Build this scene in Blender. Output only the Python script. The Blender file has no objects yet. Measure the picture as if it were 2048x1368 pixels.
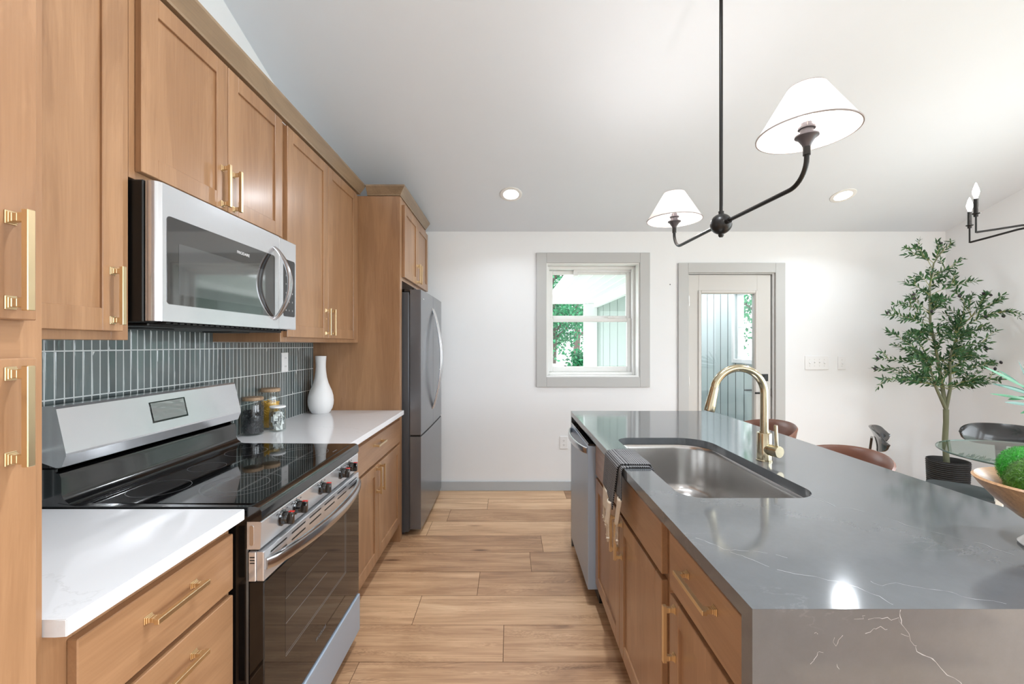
import bpy, bmesh, math, random
from mathutils import Vector, Matrix
C = bpy.context.collection
S = bpy.context.scene
PI = math.pi
H = 1.37; F = 850.0
# ------------------------------------------------------------------ camera, light, exposure
cam = bpy.data.cameras.new('camera'); camo = bpy.data.objects.new('camera', cam); C.objects.link(camo)
cam.sensor_width = 36; cam.lens = F/2048*36; cam.shift_x = 4/2048; cam.shift_y = 5/2048; cam.clip_start = .02
camo.location = (0, 0, H); camo.rotation_euler = (PI/2, 0, 0); S.camera = camo
S.view_settings.view_transform = 'Standard'; S.view_settings.look = 'None'
S.view_settings.gamma = 1; S.view_settings.use_curve_mapping = False
S.view_settings.exposure = 0.84
wd = bpy.data.worlds.new('sky'); S.world = wd; wd.use_nodes = True
wn = wd.node_tree.nodes; wn['Background'].inputs[0].default_value = (.90, .96, 1, 1); wn['Background'].inputs[1].default_value = 3.0

def area(name, loc, rot, sx, sy, power, col=(1, 1, 1), shape='RECTANGLE'):
    l = bpy.data.lights.new(name, 'AREA'); l.shape = shape; l.size = sx
    if shape == 'RECTANGLE': l.size_y = sy
    l.energy = power; l.color = col
    o = bpy.data.objects.new(name, l); C.objects.link(o); o.location = loc; o.rotation_euler = rot
    return o
# area lamps added outside unseen, made-up openings to fill the room
for x in (3.15,):
    area('added_daylight', (x, -3.52, 1.35), (PI/2, 0, 0), 1.3, 1.9, 3, (.84, .92, 1))
for y_, z_, e_ in ((-1.4, 1.35, 30), (1.35, 1.15, 14)):
    a_ = area('added_daylight', (4.25, y_, z_), (0, 1.28, 0), 1.9, 2.0, e_, (.84, .92, 1)); a_.data.spread = 2.1

# ------------------------------------------------------------------ helpers
def lin(c): return tuple(((v/255)/12.92 if v/255 <= .04045 else ((v/255+.055)/1.055)**2.4) for v in c)
def world_loc(o):
    v = Vector((0, 0, 0))
    while o: v += o.location; o = o.parent
    return v
def setp(o, label=None, cat=None, group=None, kind=None):
    if label: o['label'] = label
    if cat: o['category'] = cat
    if group: o['group'] = group
    if kind: o['kind'] = kind
    return o
def thing(name, label, cat, loc=(0, 0, 0), group=None):
    o = bpy.data.objects.new(name, None); C.objects.link(o); o.location = loc; o.empty_display_size = .05
    return setp(o, label, cat, group)
def obj(name, bm, mat, parent=None, smooth=False, label=None):
    if not isinstance(mat, (list, tuple)): mat = [mat]
    me = bpy.data.meshes.new(name)
    if parent: bmesh.ops.translate(bm, vec=-world_loc(parent), verts=bm.verts)
    off = Vector((0, 0, 0))
    if not parent and bm.verts:
        xs = [v.co for v in bm.verts]
        off = Vector(((min(v.x for v in xs)+max(v.x for v in xs))/2, (min(v.y for v in xs)+max(v.y for v in xs))/2, min(v.z for v in xs)))
        bmesh.ops.translate(bm, vec=-off, verts=bm.verts)
    bmesh.ops.recalc_face_normals(bm, faces=bm.faces)
    bm.to_mesh(me); bm.free()
    for m in mat: me.materials.append(m)
    o = bpy.data.objects.new(name, me); C.objects.link(o); o.location = off
    if parent: o.parent = parent
    if smooth:
        for p in me.polygons: p.use_smooth = True
        try: me.set_sharp_from_angle(angle=math.radians(38))
        except Exception: pass
    if label: o['label'] = label
    return o
def struct(name, bm, mat, **k):
    o = obj(name, bm, mat, **k); o['kind'] = 'structure'; return o
def dup(root, loc, label=None, group=None):
    r = root.copy(); C.objects.link(r); r.location = loc
    if label: r['label'] = label
    if group: r['group'] = group
    for ch in list(root.children):
        c = ch.copy(); C.objects.link(c); c.parent = r
        for g in list(ch.children):
            d = g.copy(); C.objects.link(d); d.parent = c
    return r
def W(px, py, Y): return Vector(((px-1020)*Y/F, Y, H-(py-689)*Y/F))
def Wz(px, py, z):
    Y = F*(H-z)/(py-689); return Vector(((px-1020)*Y/F, Y, z))
def BM(): return bmesh.new()
def box(bm, x0, x1, y0, y1, z0, z1, b=0, seg=1, mi=0):
    x0, x1 = min(x0, x1), max(x0, x1); y0, y1 = min(y0, y1), max(y0, y1); z0, z1 = min(z0, z1), max(z0, z1)
    t = bmesh.new()
    r = bmesh.ops.create_cube(t, size=1)
    bmesh.ops.scale(t, vec=(x1-x0, y1-y0, z1-z0), verts=t.verts)
    bmesh.ops.translate(t, vec=((x0+x1)/2, (y0+y1)/2, (z0+z1)/2), verts=t.verts)
    if b: bmesh.ops.bevel(t, geom=t.edges[:], offset=min(b, .45*min(x1-x0, y1-y0, z1-z0)), segments=seg, affect='EDGES', profile=.5)
    merge(bm, t, mi); return bm
def merge(bm, t, mi=None, M=None):
    if M is not None: bmesh.ops.transform(t, matrix=M, verts=t.verts)
    mp = {v: bm.verts.new(v.co) for v in t.verts}
    for f in t.faces:
        try:
            nf = bm.faces.new([mp[v] for v in f.verts]); nf.smooth = f.smooth
            nf.material_index = f.material_index if mi is None else mi
        except ValueError: pass
    t.free()
def tube(bm, pts, rad, n=12, up=None, sx=1, sy=1, caps=True, mi=0):
    """sweep a circle / ellipse (sx, sy) along pts"""
    pts = [Vector(p) for p in pts]; N = len(pts)
    if not hasattr(rad, '__len__'): rad = [rad]*N
    rings = []; prev = None
    for i, p in enumerate(pts):
        d = (pts[min(i+1, N-1)]-pts[max(i-1, 0)]).normalized()
        if up is not None: u = Vector(up)
        else: u = prev if prev is not None else (Vector((0, 0, 1)) if abs(d.z) < .9 else Vector((1, 0, 0)))
        u = (u-d*u.dot(d)).normalized(); v = d.cross(u).normalized(); prev = u
        rings.append([bm.verts.new(p+u*math.cos(2*PI*k/n)*rad[i]*sx+v*math.sin(2*PI*k/n)*rad[i]*sy) for k in range(n)])
    for a, b in zip(rings, rings[1:]):
        for k in range(n):
            f = bm.faces.new([a[k], a[(k+1) % n], b[(k+1) % n], b[k]]); f.material_index = mi
    if caps:
        for r in (rings[0], rings[-1]):
            f = bm.faces.new(r); f.material_index = mi
    return bm
def rect_sweep(bm, pts, up, w, t, b=.35):
    """rounded rectangle swept: w along up, t across"""
    pts = [Vector(p) for p in pts]; N = len(pts)
    ws = w if hasattr(w, '__len__') else [w]*N; ts = t if hasattr(t, '__len__') else [t]*N
    rings = []
    for i, p in enumerate(pts):
        d = (pts[min(i+1, N-1)]-pts[max(i-1, 0)]).normalized(); u = Vector(up); u = (u-d*u.dot(d)).normalized(); v = d.cross(u).normalized()
        hw, ht = ws[i]/2, ts[i]/2; c = min(hw, ht)*b
        prof = [(hw-c, ht), (hw-c*.3, ht-c*.3), (hw, ht-c), (hw, -ht+c), (hw-c*.3, -ht+c*.3), (hw-c, -ht), (-hw+c, -ht), (-hw+c*.3, -ht+c*.3), (-hw, -ht+c), (-hw, ht-c), (-hw+c*.3, ht-c*.3), (-hw+c, ht)]
        rings.append([bm.verts.new(p+u*a+v*q) for a, q in prof])
    n = 12
    for a, q in zip(rings, rings[1:]):
        for k in range(n): bm.faces.new([a[k], a[(k+1) % n], q[(k+1) % n], q[k]])
    bm.faces.new(rings[0]); bm.faces.new(rings[-1]); return bm
def lathe(bm, prof, cx=0, cy=0, n=32, mi=0, close=False):
    rings = []
    for r, z in prof:
        if r < 1e-5: rings.append([bm.verts.new((cx, cy, z))])
        else: rings.append([bm.verts.new((cx+r*math.cos(2*PI*k/n), cy+r*math.sin(2*PI*k/n), z)) for k in range(n)])
    pairs = list(zip(rings, rings[1:]))
    if close: pairs.append((rings[-1], rings[0]))
    for a, b in pairs:
        for k in range(n):
            k2 = (k+1) % n
            if len(a) == 1 and len(b) == 1: continue
            if len(a) == 1: f = bm.faces.new([a[0], b[k2], b[k]])
            elif len(b) == 1: f = bm.faces.new([a[k], a[k2], b[0]])
            else: f = bm.faces.new([a[k], a[k2], b[k2], b[k]])
            f.material_index = mi
    return bm
def prism(bm, poly, axis, a, b, mi=0):
    """poly: 2-D points; axis 'x','y','z' extruded from a to b"""
    def P(u, v, w):
        return {'x': (w, u, v), 'y': (u, w, v), 'z': (u, v, w)}[axis]
    A = [bm.verts.new(P(u, v, a)) for u, v in poly]; B = [bm.verts.new(P(u, v, b)) for u, v in poly]
    n = len(poly)
    for k in range(n):
        f = bm.faces.new([A[k], A[(k+1) % n], B[(k+1) % n], B[k]]); f.material_index = mi
    for r in (A, B):
        f = bm.faces.new(r); f.material_index = mi
    return bm
def rrect(x0, x1, y0, y1, r, n=6):
    rs = r if hasattr(r, '__len__') else [r]*4
    out = []
    for (cx, cy, a0, rr) in ((x1-rs[0], y1-rs[0], 0, rs[0]), (x0+rs[1], y1-rs[1], PI/2, rs[1]), (x0+rs[2], y0+rs[2], PI, rs[2]), (x1-rs[3], y0+rs[3], 3*PI/2, rs[3])):
        for k in range(n+1):
            a = a0+PI/2*k/n; out.append((cx+rr*math.cos(a), cy+rr*math.sin(a)))
    return out
def text_bm(body, size, M):
    cu = bpy.data.curves.new('t', 'FONT'); cu.body = body; cu.size = size; cu.align_x = 'CENTER'; cu.align_y = 'CENTER'; cu.extrude = .0002
    o = bpy.data.objects.new('t', cu); C.objects.link(o); bpy.context.view_layer.update()
    me = bpy.data.meshes.new_from_object(o.evaluated_get(bpy.context.evaluated_depsgraph_get()))
    bm = bmesh.new(); bm.from_mesh(me); bmesh.ops.transform(bm, matrix=M, verts=bm.verts)
    bpy.data.objects.remove(o); bpy.data.curves.remove(cu); bpy.data.meshes.remove(me)
    return bm
# text on a plane facing +X (reads along +Y): local x->Y, local y->Z
def MX(x, y, z): return Matrix(((0, 0, 1, x), (1, 0, 0, y), (0, 1, 0, z), (0, 0, 0, 1)))

# ------------------------------------------------------------------ materials
def newmat(name):
    m = bpy.data.materials.new(name); m.use_nodes = True
    return m, m.node_tree.nodes, m.node_tree.links, m.node_tree.nodes['Principled BSDF']
def flat(name, c, rough=.5, metal=0, spec=.5, coat=0, bump=0, bscale=200, trans=0, ior=1.5, emis=None, estr=0, var=.03):
    m, n, l, p = newmat(name)
    if coat >= 1: p.inputs['Coat IOR'].default_value = 1.9
    p.inputs['Roughness'].default_value = rough; p.inputs['Metallic'].default_value = metal
    p.inputs['Specular IOR Level'].default_value = spec; p.inputs['Coat Weight'].default_value = coat; p.inputs['Coat Roughness'].default_value = .05
    p.inputs['Transmission Weight'].default_value = trans; p.inputs['IOR'].default_value = ior
    tc = n.new('ShaderNodeTexCoord'); nz = n.new('ShaderNodeTexNoise'); nz.inputs['Scale'].default_value = 6; nz.inputs['Detail'].default_value = 4
    l.new(tc.outputs['Object'], nz.inputs['Vector'])
    mx = n.new('ShaderNodeMix'); mx.data_type = 'RGBA'; c = lin(c)
    mx.inputs[6].default_value = (*[v*(1-var) for v in c], 1); mx.inputs[7].default_value = (*[min(1, v*(1+var)) for v in c], 1)
    l.new(nz.outputs[0], mx.inputs[0]); l.new(mx.outputs[2], p.inputs['Base Color'])
    if bump:
        b = n.new('ShaderNodeBump'); b.inputs['Strength'].default_value = bump; b.inputs['Distance'].default_value = .001
        n2 = n.new('ShaderNodeTexNoise'); n2.inputs['Scale'].default_value = bscale; l.new(tc.outputs['Object'], n2.inputs['Vector'])
        l.new(n2.outputs[0], b.inputs['Height']); l.new(b.outputs[0], p.inputs['Normal'])
    if emis: p.inputs['Emission Color'].default_value = (*emis, 1); p.inputs['Emission Strength'].default_value = estr
    return m
def wood(name, c1, c2, axis='z', rough=.33, scale=1, coat=.25):
    m, n, l, p = newmat(name)
    tc = n.new('ShaderNodeTexCoord'); mp = n.new('ShaderNodeMapping')
    s = {'z': (7, 7, .9), 'y': (7, .9, 7), 'x': (.9, 7, 7)}[axis]
    mp.inputs['Scale'].default_value = [v*scale for v in s]
    oi = n.new('ShaderNodeObjectInfo'); add = n.new('ShaderNodeVectorMath'); add.operation = 'ADD'
    sc = n.new('ShaderNodeVectorMath'); sc.operation = 'SCALE'; sc.inputs['Scale'].default_value = 37.
    cmb = n.new('ShaderNodeCombineXYZ')
    for i in range(3): l.new(oi.outputs['Random'], cmb.inputs[i])
    l.new(cmb.outputs[0], sc.inputs[0]); l.new(tc.outputs['Object'], mp.inputs[0]); l.new(mp.outputs[0], add.inputs[0]); l.new(sc.outputs[0], add.inputs[1])
    n1 = n.new('ShaderNodeTexNoise'); n1.inputs['Scale'].default_value = 1.1; n1.inputs['Detail'].default_value = 8; n1.inputs['Roughness'].default_value = .62; n1.inputs['Distortion'].default_value = .9
    l.new(add.outputs[0], n1.inputs['Vector'])
    # fine pores
    mp2 = n.new('ShaderNodeMapping'); mp2.inputs['Scale'].default_value = [v*scale for v in {'z': (170, 170, 6), 'y': (170, 6, 170), 'x': (6, 170, 170)}[axis]]
    l.new(tc.outputs['Object'], mp2.inputs[0]); n2 = n.new('ShaderNodeTexNoise'); n2.inputs['Scale'].default_value = 1; n2.inputs['Detail'].default_value = 4
    l.new(mp2.outputs[0], n2.inputs['Vector'])
    # cathedral lines
    wv = n.new('ShaderNodeMath'); wv.operation = 'SINE'; ml = n.new('ShaderNodeMath'); ml.operation = 'MULTIPLY'; ml.inputs[1].default_value = 55
    l.new(n1.outputs[0], ml.inputs[0]); l.new(ml.outputs[0], wv.inputs[0])
    pw = n.new('ShaderNodeMath'); pw.operation = 'MULTIPLY_ADD'; pw.inputs[1].default_value = .025; l.new(wv.outputs[0], pw.inputs[0]); l.new(n1.outputs[0], pw.inputs[2])
    ad = n.new('ShaderNodeMath'); ad.operation = 'MULTIPLY_ADD'; ad.inputs[1].default_value = .28; l.new(n2.outputs[0], ad.inputs[0]); l.new(pw.outputs[0], ad.inputs[2])
    cr = n.new('ShaderNodeValToRGB'); cr.color_ramp.elements[0].position = .42; cr.color_ramp.elements[1].position = .82
    cr.color_ramp.elements[0].color = (*lin(c1), 1); cr.color_ramp.elements[1].color = (*lin(c2), 1)
    l.new(ad.outputs[0], cr.inputs[0]); l.new(cr.outputs[0], p.inputs['Base Color'])
    p.inputs['Roughness'].default_value = rough; p.inputs['Coat Weight'].default_value = coat; p.inputs['Coat Roughness'].default_value = .2
    b = n.new('ShaderNodeBump'); b.inputs['Strength'].default_value = .08; b.inputs['Distance'].default_value = .0006; l.new(n2.outputs[0], b.inputs['Height']); l.new(b.outputs[0], p.inputs['Normal'])
    return m
def steel(name, c=(190, 190, 192), rough=.26, axis='y', amount=.10, bump=.02, metal=1):
    m, n, l, p = newmat(name)
    p.inputs['Metallic'].default_value = metal; p.inputs['Base Color'].default_value = (*lin(c), 1)
    tc = n.new('ShaderNodeTexCoord'); mp = n.new('ShaderNodeMapping')
    mp.inputs['Scale'].default_value = {'z': (900, 900, 4), 'y': (900, 4, 900), 'x': (4, 900, 900)}[axis]
    l.new(tc.outputs['Object'], mp.inputs[0]); nz = n.new('ShaderNodeTexNoise'); nz.inputs['Scale'].default_value = 1; nz.inputs['Detail'].default_value = 3; l.new(mp.outputs[0], nz.inputs['Vector'])
    mr = n.new('ShaderNodeMapRange'); mr.inputs[3].default_value = rough-amount/2; mr.inputs[4].default_value = rough+amount/2; l.new(nz.outputs[0], mr.inputs[0]); l.new(mr.outputs[0], p.inputs['Roughness'])
    # gentle large waviness like pressed sheet metal
    n2 = n.new('ShaderNodeTexNoise'); n2.inputs['Scale'].default_value = 5; l.new(tc.outputs['Object'], n2.inputs['Vector'])
    b = n.new('ShaderNodeBump'); b.inputs['Strength'].default_value = bump; b.inputs['Distance'].default_value = .05; l.new(n2.outputs[0], b.inputs['Height']); l.new(b.outputs[0], p.inputs['Normal'])
    return m
def quartz(name, base, vein, vs=1.2, rough=.1, vstr=.6, mottle=.08):
    m, n, l, p = newmat(name)
    tc = n.new('ShaderNodeTexCoord')
    nz = n.new('ShaderNodeTexNoise'); nz.inputs['Scale'].default_value = vs; nz.inputs['Detail'].default_value = 9; nz.inputs['Roughness'].default_value = .62; nz.inputs['Distortion'].default_value = .5
    mp = n.new('ShaderNodeMapping'); mp.inputs['Rotation'].default_value = (0, .3, .5); mp.inputs['Scale'].default_value = (1, 2.2, 1.4); l.new(tc.outputs['Object'], mp.inputs[0]); l.new(mp.outputs[0], nz.inputs['Vector'])
    s = n.new('ShaderNodeMath'); s.operation = 'SUBTRACT'; s.inputs[1].default_value = .5; l.new(nz.outputs[0], s.inputs[0])
    a = n.new('ShaderNodeMath'); a.operation = 'ABSOLUTE'; l.new(s.outputs[0], a.inputs[0])
    mr = n.new('ShaderNodeMapRange'); mr.inputs[1].default_value = 0; mr.inputs[2].default_value = .006; mr.inputs[3].default_value = vstr; mr.inputs[4].default_value = 0; l.new(a.outputs[0], mr.inputs[0])
    mk = n.new('ShaderNodeTexNoise'); mk.inputs['Scale'].default_value = 3.; l.new(tc.outputs['Object'], mk.inputs['Vector'])
    mk2 = n.new('ShaderNodeMapRange'); mk2.inputs[1].default_value = .5; mk2.inputs[2].default_value = .68; l.new(mk.outputs[0], mk2.inputs[0])
    mu = n.new('ShaderNodeMath'); mu.operation = 'MULTIPLY'; l.new(mr.outputs[0], mu.inputs[0]); l.new(mk2.outputs[0], mu.inputs[1])
    n3 = n.new('ShaderNodeTexNoise'); n3.inputs['Scale'].default_value = 14; n3.inputs['Detail'].default_value = 10; n3.inputs['Roughness'].default_value = .75; l.new(tc.outputs['Object'], n3.inputs['Vector'])
    bmx = n.new('ShaderNodeMix'); bmx.data_type = 'RGBA'; b0 = lin(base); bmx.inputs[6].default_value = (*[v*(1-mottle) for v in b0], 1); bmx.inputs[7].default_value = (*[min(1, v*(1+mottle)) for v in b0], 1)
    l.new(n3.outputs[0], bmx.inputs[0])
    mx = n.new('ShaderNodeMix'); mx.data_type = 'RGBA'; mx.inputs[7].default_value = (*lin(vein), 1); l.new(bmx.outputs[2], mx.inputs[6]); l.new(mu.outputs[0], mx.inputs[0])
    l.new(mx.outputs[2], p.inputs['Base Color']); p.inputs['Roughness'].default_value = rough
    p.inputs['Specular IOR Level'].default_value = .6
    return m
def thin_glass(name, tint=(1, 1, 1), refl=.0, rough=0.0):
    m, n, l, p = newmat(name); n.remove(p)
    t = n.new('ShaderNodeBsdfTransparent'); t.inputs[0].default_value = (*tint, 1)
    g = n.new('ShaderNodeBsdfGlossy'); g.inputs['Roughness'].default_value = rough
    fr = n.new('ShaderNodeFresnel'); fr.inputs[0].default_value = 1.5
    ad = n.new('ShaderNodeMath'); ad.operation = 'MULTIPLY_ADD'; ad.inputs[1].default_value = 1; ad.inputs[2].default_value = refl; ad.use_clamp = True; l.new(fr.outputs[0], ad.inputs[0])
    ge = n.new('ShaderNodeNewGeometry'); iv = n.new('ShaderNodeMath'); iv.operation = 'SUBTRACT'; iv.inputs[0].default_value = 1; l.new(ge.outputs['Backfacing'], iv.inputs[1])
    mu = n.new('ShaderNodeMath'); mu.operation = 'MULTIPLY'; l.new(ad.outputs[0], mu.inputs[0]); l.new(iv.outputs[0], mu.inputs[1])
    mx = n.new('ShaderNodeMixShader'); l.new(mu.outputs[0], mx.inputs[0]); l.new(t.outputs[0], mx.inputs[1]); l.new(g.outputs[0], mx.inputs[2])
    l.new(mx.outputs[0], n['Material Output'].inputs[0]); return m
def emit(name, c, s):
    m, n, l, p = newmat(name); n.remove(p); e = n.new('ShaderNodeEmission'); e.inputs[0].default_value = (*c, 1); e.inputs[1].default_value = s
    l.new(e.outputs[0], n['Material Output'].inputs[0]); return m

M_wall = flat('wall_paint', (240, 242, 244), .75, bump=.05, bscale=350, var=.012)
M_ceil = flat('ceiling_paint', (228, 235, 243), .85, bump=.04, bscale=300, var=.01)
M_trim = flat('grey_trim_paint', (192, 193, 192), .42, var=.01)
M_base = flat('baseboard_paint', (184, 189, 193), .45, var=.01)
M_doorp = flat('door_paint', (205, 203, 199), .4, var=.01)
M_white = flat('white_vinyl', (238, 238, 236), .35, var=.01)
M_plate = flat('white_plastic', (240, 241, 242), .35, var=.01)
M_slot = flat('dark_slot', (40, 40, 40), .6)
CW1, CW2 = (138, 100, 69), (168, 128, 93)
M_woodv = wood('maple_vertical', CW1, CW2, 'z')
M_woody = wood('maple_horizontal', CW1, CW2, 'y')
M_woodshade = wood('maple_crown_shaded', (124, 103, 80), (154, 130, 103), 'y', rough=.4)  # same maple, darkened to paint in the shade on the crown
M_gold = steel('brushed_gold', (226, 204, 164), .3, 'z', .08)
M_steel = steel('stainless_horizontal', (216, 217, 220), .2, 'y', .08, .05, .75)
M_steelv = steel('stainless_vertical', (120, 122, 126), .2, 'z', .08, .015, .6)
M_steeld = steel('stainless_dishwasher', (166, 180, 196), .36, 'z', .1, .01, .25)
M_sink = steel('sink_steel', (190, 188, 186), .25, 'y', .05, .02)
M_handle = steel('handle_steel', (205, 205, 207), .2, 'z', .08)
M_champ = steel('champagne_bronze', (186, 176, 150), .2, 'z', .06, 0)
M_black = flat('black_enamel', (14, 14, 15), .13, spec=.6, coat=.6)
M_blackm = flat('black_matte', (12, 12, 12), .45)
M_bglass = flat('black_glass', (7, 7, 8), .03, spec=.4, coat=.35)
M_mwg = flat('microwave_glass', (9, 9, 10), .03, spec=.7, coat=1)
M_ovenw = flat('oven_window_glass', (34, 31, 29), .05, spec=.4, coat=.3)
M_meshw = flat('microwave_screen', (56, 57, 58), .08, spec=.6, coat=1)
M_red = flat('red_mark', (190, 40, 30), .4)
M_mark = flat('printed_white', (215, 215, 215), .4)
M_ring = flat('printed_ring', (120, 120, 122), .3)
M_faint = flat('faint_line', (120, 116, 112), .4)
M_rack = flat('rack_chrome', (200, 198, 195), .3, metal=.6)
M_counter = quartz('white_quartz', (226, 226, 228), (176, 174, 172), 1.0, .09, .35, .015)
M_island = quartz('grey_quartz', (88, 91, 94), (165, 165, 165), 1.3, .09, .2, .2)
M_island.node_tree.nodes['Principled BSDF'].inputs['Specular IOR Level'].default_value = 1.0
M_vein = flat('quartz_vein', (174, 176, 178), .2, var=.2)
M_grout = flat('tile_grout', (206, 210, 209), .8, var=.03)
M_iron = flat('bronze_black_metal', (46, 45, 44), .35, metal=.6)
M_glass = thin_glass('clear_glass')
M_jar = thin_glass('jar_glass', (.95, .97, .965), .03)
M_gtab = thin_glass('green_tint_glass', (.80, .90, .87), .04)
M_can = emit('can_light_lens', (1, .98, .95), 12)
M_bulb = emit('lamp_bulb', (1, .95, .92), 60)
M_cbulb = emit('candle_bulb', (1, .97, .94), 40)
M_ceram = flat('white_ceramic', (232, 232, 232), .55, bump=.15, bscale=25)
M_lid = wood('acacia_lid', (120, 88, 62), (196, 168, 136), 'x', .5, 2.5, 0)
M_bowl = wood('bowl_wood', (120, 80, 46), (196, 152, 104), 'x', .4, 2.0, .2)
M_leg = wood('chair_leg_wood', (150, 104, 66), (190, 144, 100), 'z', .45, 2, 0)
M_leather = flat('brown_leather', (114, 76, 61), .3, bump=.25, bscale=240, var=.18)
M_chair = flat('black_lacquer', (24, 24, 26), .18, coat=.5)
M_seat = flat('dark_seat_fabric', (52, 53, 55), .8)
M_moss1 = flat('moss', (58, 112, 26), .9, bump=1, bscale=90, var=.45)
M_moss2 = flat('moss_bright', (40, 130, 30), .9, bump=1, bscale=90, var=.4)
M_pot = flat('black_rope', (34, 34, 35), .6, bump=.6, bscale=160)
M_stitch = flat('white_stitch', (210, 208, 204), .7)
M_soil = flat('potting_moss', (52, 40, 30), .95)
M_bark = flat('olive_bark', (112, 116, 92), .8, bump=.6, bscale=60, var=.25)
M_twig = flat('olive_twig', (150, 152, 92), .7, var=.2)
M_olive = flat('olive_fruit', (28, 24, 30), .3)
M_tow = None
def leafmat(name, c1, c2, t=.25):
    m, n, l, p = newmat(name)
    g = n.new('ShaderNodeNewGeometry'); cr = n.new('ShaderNodeValToRGB'); cr.color_ramp.elements[0].color = (*lin(c1), 1); cr.color_ramp.elements[1].color = (*lin(c2), 1)
    l.new(g.outputs['Random Per Island'], cr.inputs[0]); l.new(cr.outputs[0], p.inputs['Base Color']); p.inputs['Roughness'].default_value = .45
    tr = n.new('ShaderNodeBsdfTranslucent'); l.new(cr.outputs[0], tr.inputs[0]); mx = n.new('ShaderNodeMixShader'); mx.inputs[0].default_value = t
    l.new(p.outputs[0], mx.inputs[1]); l.new(tr.outputs[0], mx.inputs[2]); l.new(mx.outputs[0], n['Material Output'].inputs[0]); return m
M_leaf = leafmat('olive_leaf', (30, 68, 38), (74, 118, 70))
M_willow = leafmat('long_leaf', (52, 104, 96), (90, 158, 110))
M_out = leafmat('garden_leaf', (8, 70, 44), (60, 150, 100), .35)
# lamp shade linen
def shade_mat():
    m, n, l, p = newmat('white_linen_shade'); n.remove(p)
    d = n.new('ShaderNodeBsdfDiffuse'); d.inputs[0].default_value = (.86, .82, .80, 1); t = n.new('ShaderNodeBsdfTranslucent'); t.inputs[0].default_value = (.9, .84, .81, 1)
    tc = n.new('ShaderNodeTexCoord'); w = n.new('ShaderNodeTexNoise'); w.inputs['Scale'].default_value = 300; l.new(tc.outputs['Object'], w.inputs[0])
    b = n.new('ShaderNodeBump'); b.inputs['Strength'].default_value = .1; b.inputs['Distance'].default_value = .001; l.new(w.outputs[0], b.inputs['Height']); l.new(b.outputs[0], d.inputs['Normal'])
    mx = n.new('ShaderNodeMixShader'); mx.inputs[0].default_value = .42; l.new(d.outputs[0], mx.inputs[1]); l.new(t.outputs[0], mx.inputs[2]); l.new(mx.outputs[0], n['Material Output'].inputs[0]); return m
M_sock = flat('socket_grey', (74, 70, 74), .4); M_shade = shade_mat(); M_rim = flat('shade_binding', (150, 142, 138), .6)
# tiles: glossy handmade dark teal, tone varies tile by tile
def tile_mat():
    m, n, l, p = newmat('glazed_tile')
    g = n.new('ShaderNodeNewGeometry'); cr = n.new('ShaderNodeValToRGB'); cr.color_ramp.elements[0].color = (*lin((72, 81, 82)), 1); cr.color_ramp.elements[1].color = (*lin((102, 113, 113)), 1)
    l.new(g.outputs['Random Per Island'], cr.inputs[0]); l.new(cr.outputs[0], p.inputs['Base Color']); p.inputs['Roughness'].default_value = .07; p.inputs['Coat Weight'].default_value = .6; p.inputs['Coat Roughness'].default_value = .03
    tc = n.new('ShaderNodeTexCoord'); mp = n.new('ShaderNodeMapping'); mp.inputs['Scale'].default_value = (1, 1, .35); l.new(tc.outputs['Object'], mp.inputs[0])
    nz = n.new('ShaderNodeTexNoise'); nz.inputs['Scale'].default_value = 45; l.new(mp.outputs[0], nz.inputs[0]); b = n.new('ShaderNodeBump'); b.inputs['Strength'].default_value = .35; b.inputs['Distance'].default_value = .003
    l.new(nz.outputs[0], b.inputs['Height']); l.new(b.outputs[0], p.inputs['Normal']); l.new(b.outputs[0], p.inputs['Coat Normal']); return m
M_tile = tile_mat()
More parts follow.
